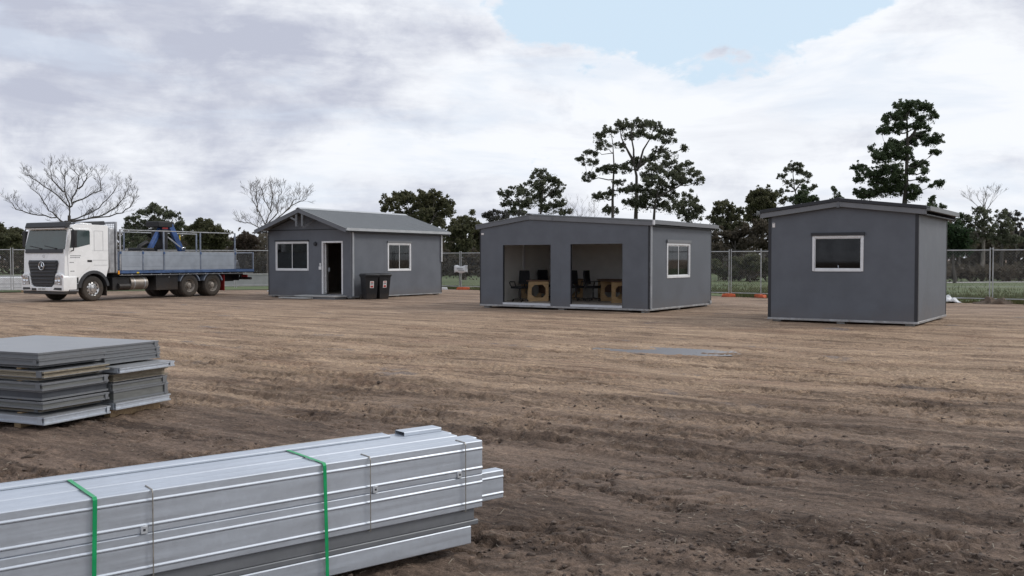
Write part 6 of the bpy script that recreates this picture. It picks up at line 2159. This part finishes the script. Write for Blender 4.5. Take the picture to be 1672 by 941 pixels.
clump_tree('gum_tree', 'gum tree with pale trunk right of the green bush', 80,
    [(290, 235, 50, 25), (330, 260, 50, 30), (270, 290, 40, 30), (350, 320, 45, 40), (230, 300, 35, 30), (220, 350, 40, 40), (290, 350, 40, 40), (360, 370, 35, 30), (250, 400, 40, 40), (330, 420, 50, 40), (240, 450, 50, 50)], [[(318, 720), (316, 500), (312, 280)], [(316, 460), (240, 330)]], 'gum', 'pale', 0.13, 1.0, .22, .6, TG, 23, ZR, cover=1.55)
clump_tree('gum_tree', 'dark gum tree near right edge of photo, right of the paired posts', 76,
    [(440, 280, 40, 28), (430, 330, 40, 35), (490, 340, 35, 35), (440, 390, 40, 35), (510, 370, 25, 30), (480, 400, 30, 30), (420, 440, 60, 40), (520, 450, 60, 50)], [[(450, 740), (455, 560), (460, 320)], [(455, 480), (500, 360)]], 'gum', 'dark', 0.13, 1.0, .22, .6, TG, 24, ZR, cover=1.55)
clump_tree('cypress_tree', 'small pointed dark conifer between green bush and pale gum', 86,
    [(160, 275, 18, 25), (160, 310, 30, 25), (155, 345, 38, 25)], [[(160, 640), (160, 280)]], 'pine', 'dark', 0.13, 1.0, .12, .6, TG, 25, ZR, cover=2.7)
clump_tree('grey_gum', 'thin pale grey tree with wispy crown at right edge of photo', 92,
    [(520, 250, 45, 22), (560, 290, 35, 25), (500, 280, 35, 25), (560, 340, 40, 30), (580, 400, 40, 40), (620, 420, 50, 40), (600, 480, 70, 50)], [[(560, 760), (550, 500), (525, 270)], [(550, 480), (590, 320)]], 'grey', 'pale', 0.12, 1.0, .16, .6, TG, 26, ZR, cover=1.2)
clump_tree('cypress_tree', 'dark conifer tip showing above the ridge of the small square hut', 88,
    [(1420, 420, 25, 30), (1440, 460, 40, 25), (1460, 500, 60, 30), (1440, 560, 90, 50)], [[(1425, 1000), (1425, 400)]], 'pine', 'dark', 0.13, 1.0, .16, .6, TG, 27, Z9, cover=2.7)
clump_tree('cypress_tree', 'small dark conifer tip right of the big pine, above the hut roof', 86,
    [(1125, 160, 14, 18), (1120, 185, 28, 14), (1180, 205, 18, 12), (1130, 215, 40, 18), (1150, 260, 70, 30)], [[(1125, 700), (1125, 160)]], 'pine', 'dark', 0.13, 1.0, .14, .6, TG, 28, lambda x, y: (x / 3.485 + 1200, y / 3.485 + 280), cover=2.7)
clump_tree('bush', 'small grey green bush top peeping over left end of open hut roof', 78,
    [(150, 105, 40, 14), (220, 108, 50, 12), (300, 112, 60, 12), (120, 125, 30, 14), (200, 150, 90, 40)], [[(200, 500), (200, 120)]], 'grey', 'grey', 0.12, 1.0, .08, .6, TG, 29, lambda x, y: (x / 3.8 + 760, y / 3.8 + 320), cover=1.2)
bare_tree('bare_tree', 'large leafless tree with wide branches rising behind the truck cab', 66, 113, 352, 262, 205, 12, 'grey', .17, 2, 1.0, TG, zoom=Z1, paths=[
    [(382, 400), (384, 335), (330, 275), (270, 232), (200, 185), (140, 155)], [(380, 410), (325, 402), (270, 350), (222, 275), (165, 222)], [(378, 415), (290, 385), (200, 370), (125, 345), (92, 305)],
    [(384, 335), (352, 255), (350, 185), (318, 115)], [(386, 330), (396, 300), (430, 230), (442, 165), (402, 120)], [(390, 310), (470, 272), (530, 232), (512, 160)], [(384, 400), (440, 385), (520, 332), (580, 255), (604, 195)],
    [(386, 408), (480, 395), (560, 372), (625, 325), (662, 270), (680, 205)], [(386, 412), (560, 388), (680, 362), (735, 315), (742, 275)], [(350, 250), (300, 190), (290, 130)], [(430, 230), (480, 180), (490, 135)]])
bare_tree('bare_tree', 'leafless pale branched tree behind left end of the gabled hut', 66, 437, 385, 300, 112, 6, 'tan', .12, 2, .9, TG, zoom=lambda x, y: (x / 3.92 + 380, y / 3.92 + 280), paths=[
    [(225, 440), (207, 345), (160, 262), (112, 175), (92, 120)], [(207, 345), (240, 255), (202, 185), (190, 120)], [(212, 350), (290, 262), (300, 185), (328, 120)], [(215, 360), (350, 235), (430, 192), (468, 175)],
    [(225, 440), (190, 372), (125, 335), (75, 322)], [(214, 355), (330, 255), (380, 185), (415, 155)], [(160, 262), (150, 180), (150, 120)], [(240, 255), (255, 180), (250, 115)]])
bare_tree('bare_tree', 'thin leafless tree rising above the pale gum at far right', 84, 1607, 345, 306, 44, 8, 'tan', .10, 5, .8, TG, 4)
bare_tree('bare_tree', 'small leafless tree top above the open hut roof, left of tall gum', 84, 955, 385, 326, 40, 18, 'tan', .08, 5, .9, TG, 4)


def far_wood():
    r = np.random.default_rng(77)
    P = []; S = []
    n = 1700
    X = r.uniform(-95, 95, n); Y = 98 + r.uniform(0, 14, n) + 8 * np.sin(X / 11)
    top = 3.4 + 1.4 * fbm(X / 9, X * 0, 3, 5) + 1.0 * fbm(X / 2.5, Y / 3, 2, 15)
    for x, y, h in zip(X, Y, top):
        m = 46
        g = r.normal(size=(m, 3)) * np.array([.9, .9, .55])
        z = h * r.random() ** .7
        P.append(np.array([x, y, z])[None] + g); S.append(r.uniform(.18, .5, m))
    P = np.concatenate(P); P[:, 2] = np.abs(P[:, 2]) + .05; S = np.concatenate(S)
    v, idx = cards(len(P), P, S, 0, 5)
    o = fast_mesh('far_wood', v, 4, idx, LEAF['scrub'])
    tag(o, 'low dark belt of scrub and woodland closing the view beyond the field', None, None, 'stuff')
    # hedge along the path
    n = 420
    X = r.uniform(16, 62, n); Y = 70.5 + r.uniform(0, 1.5, n) + 1.5 * np.sin(X / 6)
    P = []; S = []
    for x, y in zip(X, Y):
        m = 36
        g = r.normal(size=(m, 3)) * np.array([.4, .4, .25])
        P.append(np.array([x, y, .45 + .3 * r.random()])[None] + g); S.append(r.uniform(.12, .26, m))
    P = np.concatenate(P); P[:, 2] = np.abs(P[:, 2]) + .03; S = np.concatenate(S)
    v, idx = cards(len(P), P, S, 0, 6)
    h = thing('hedge', 'low dark hedge along far side of the pale path at right', 'hedge', (0, 0, 0))
    fast_mesh('foliage', v, 4, idx, LEAF['scrub'], h)


far_wood()
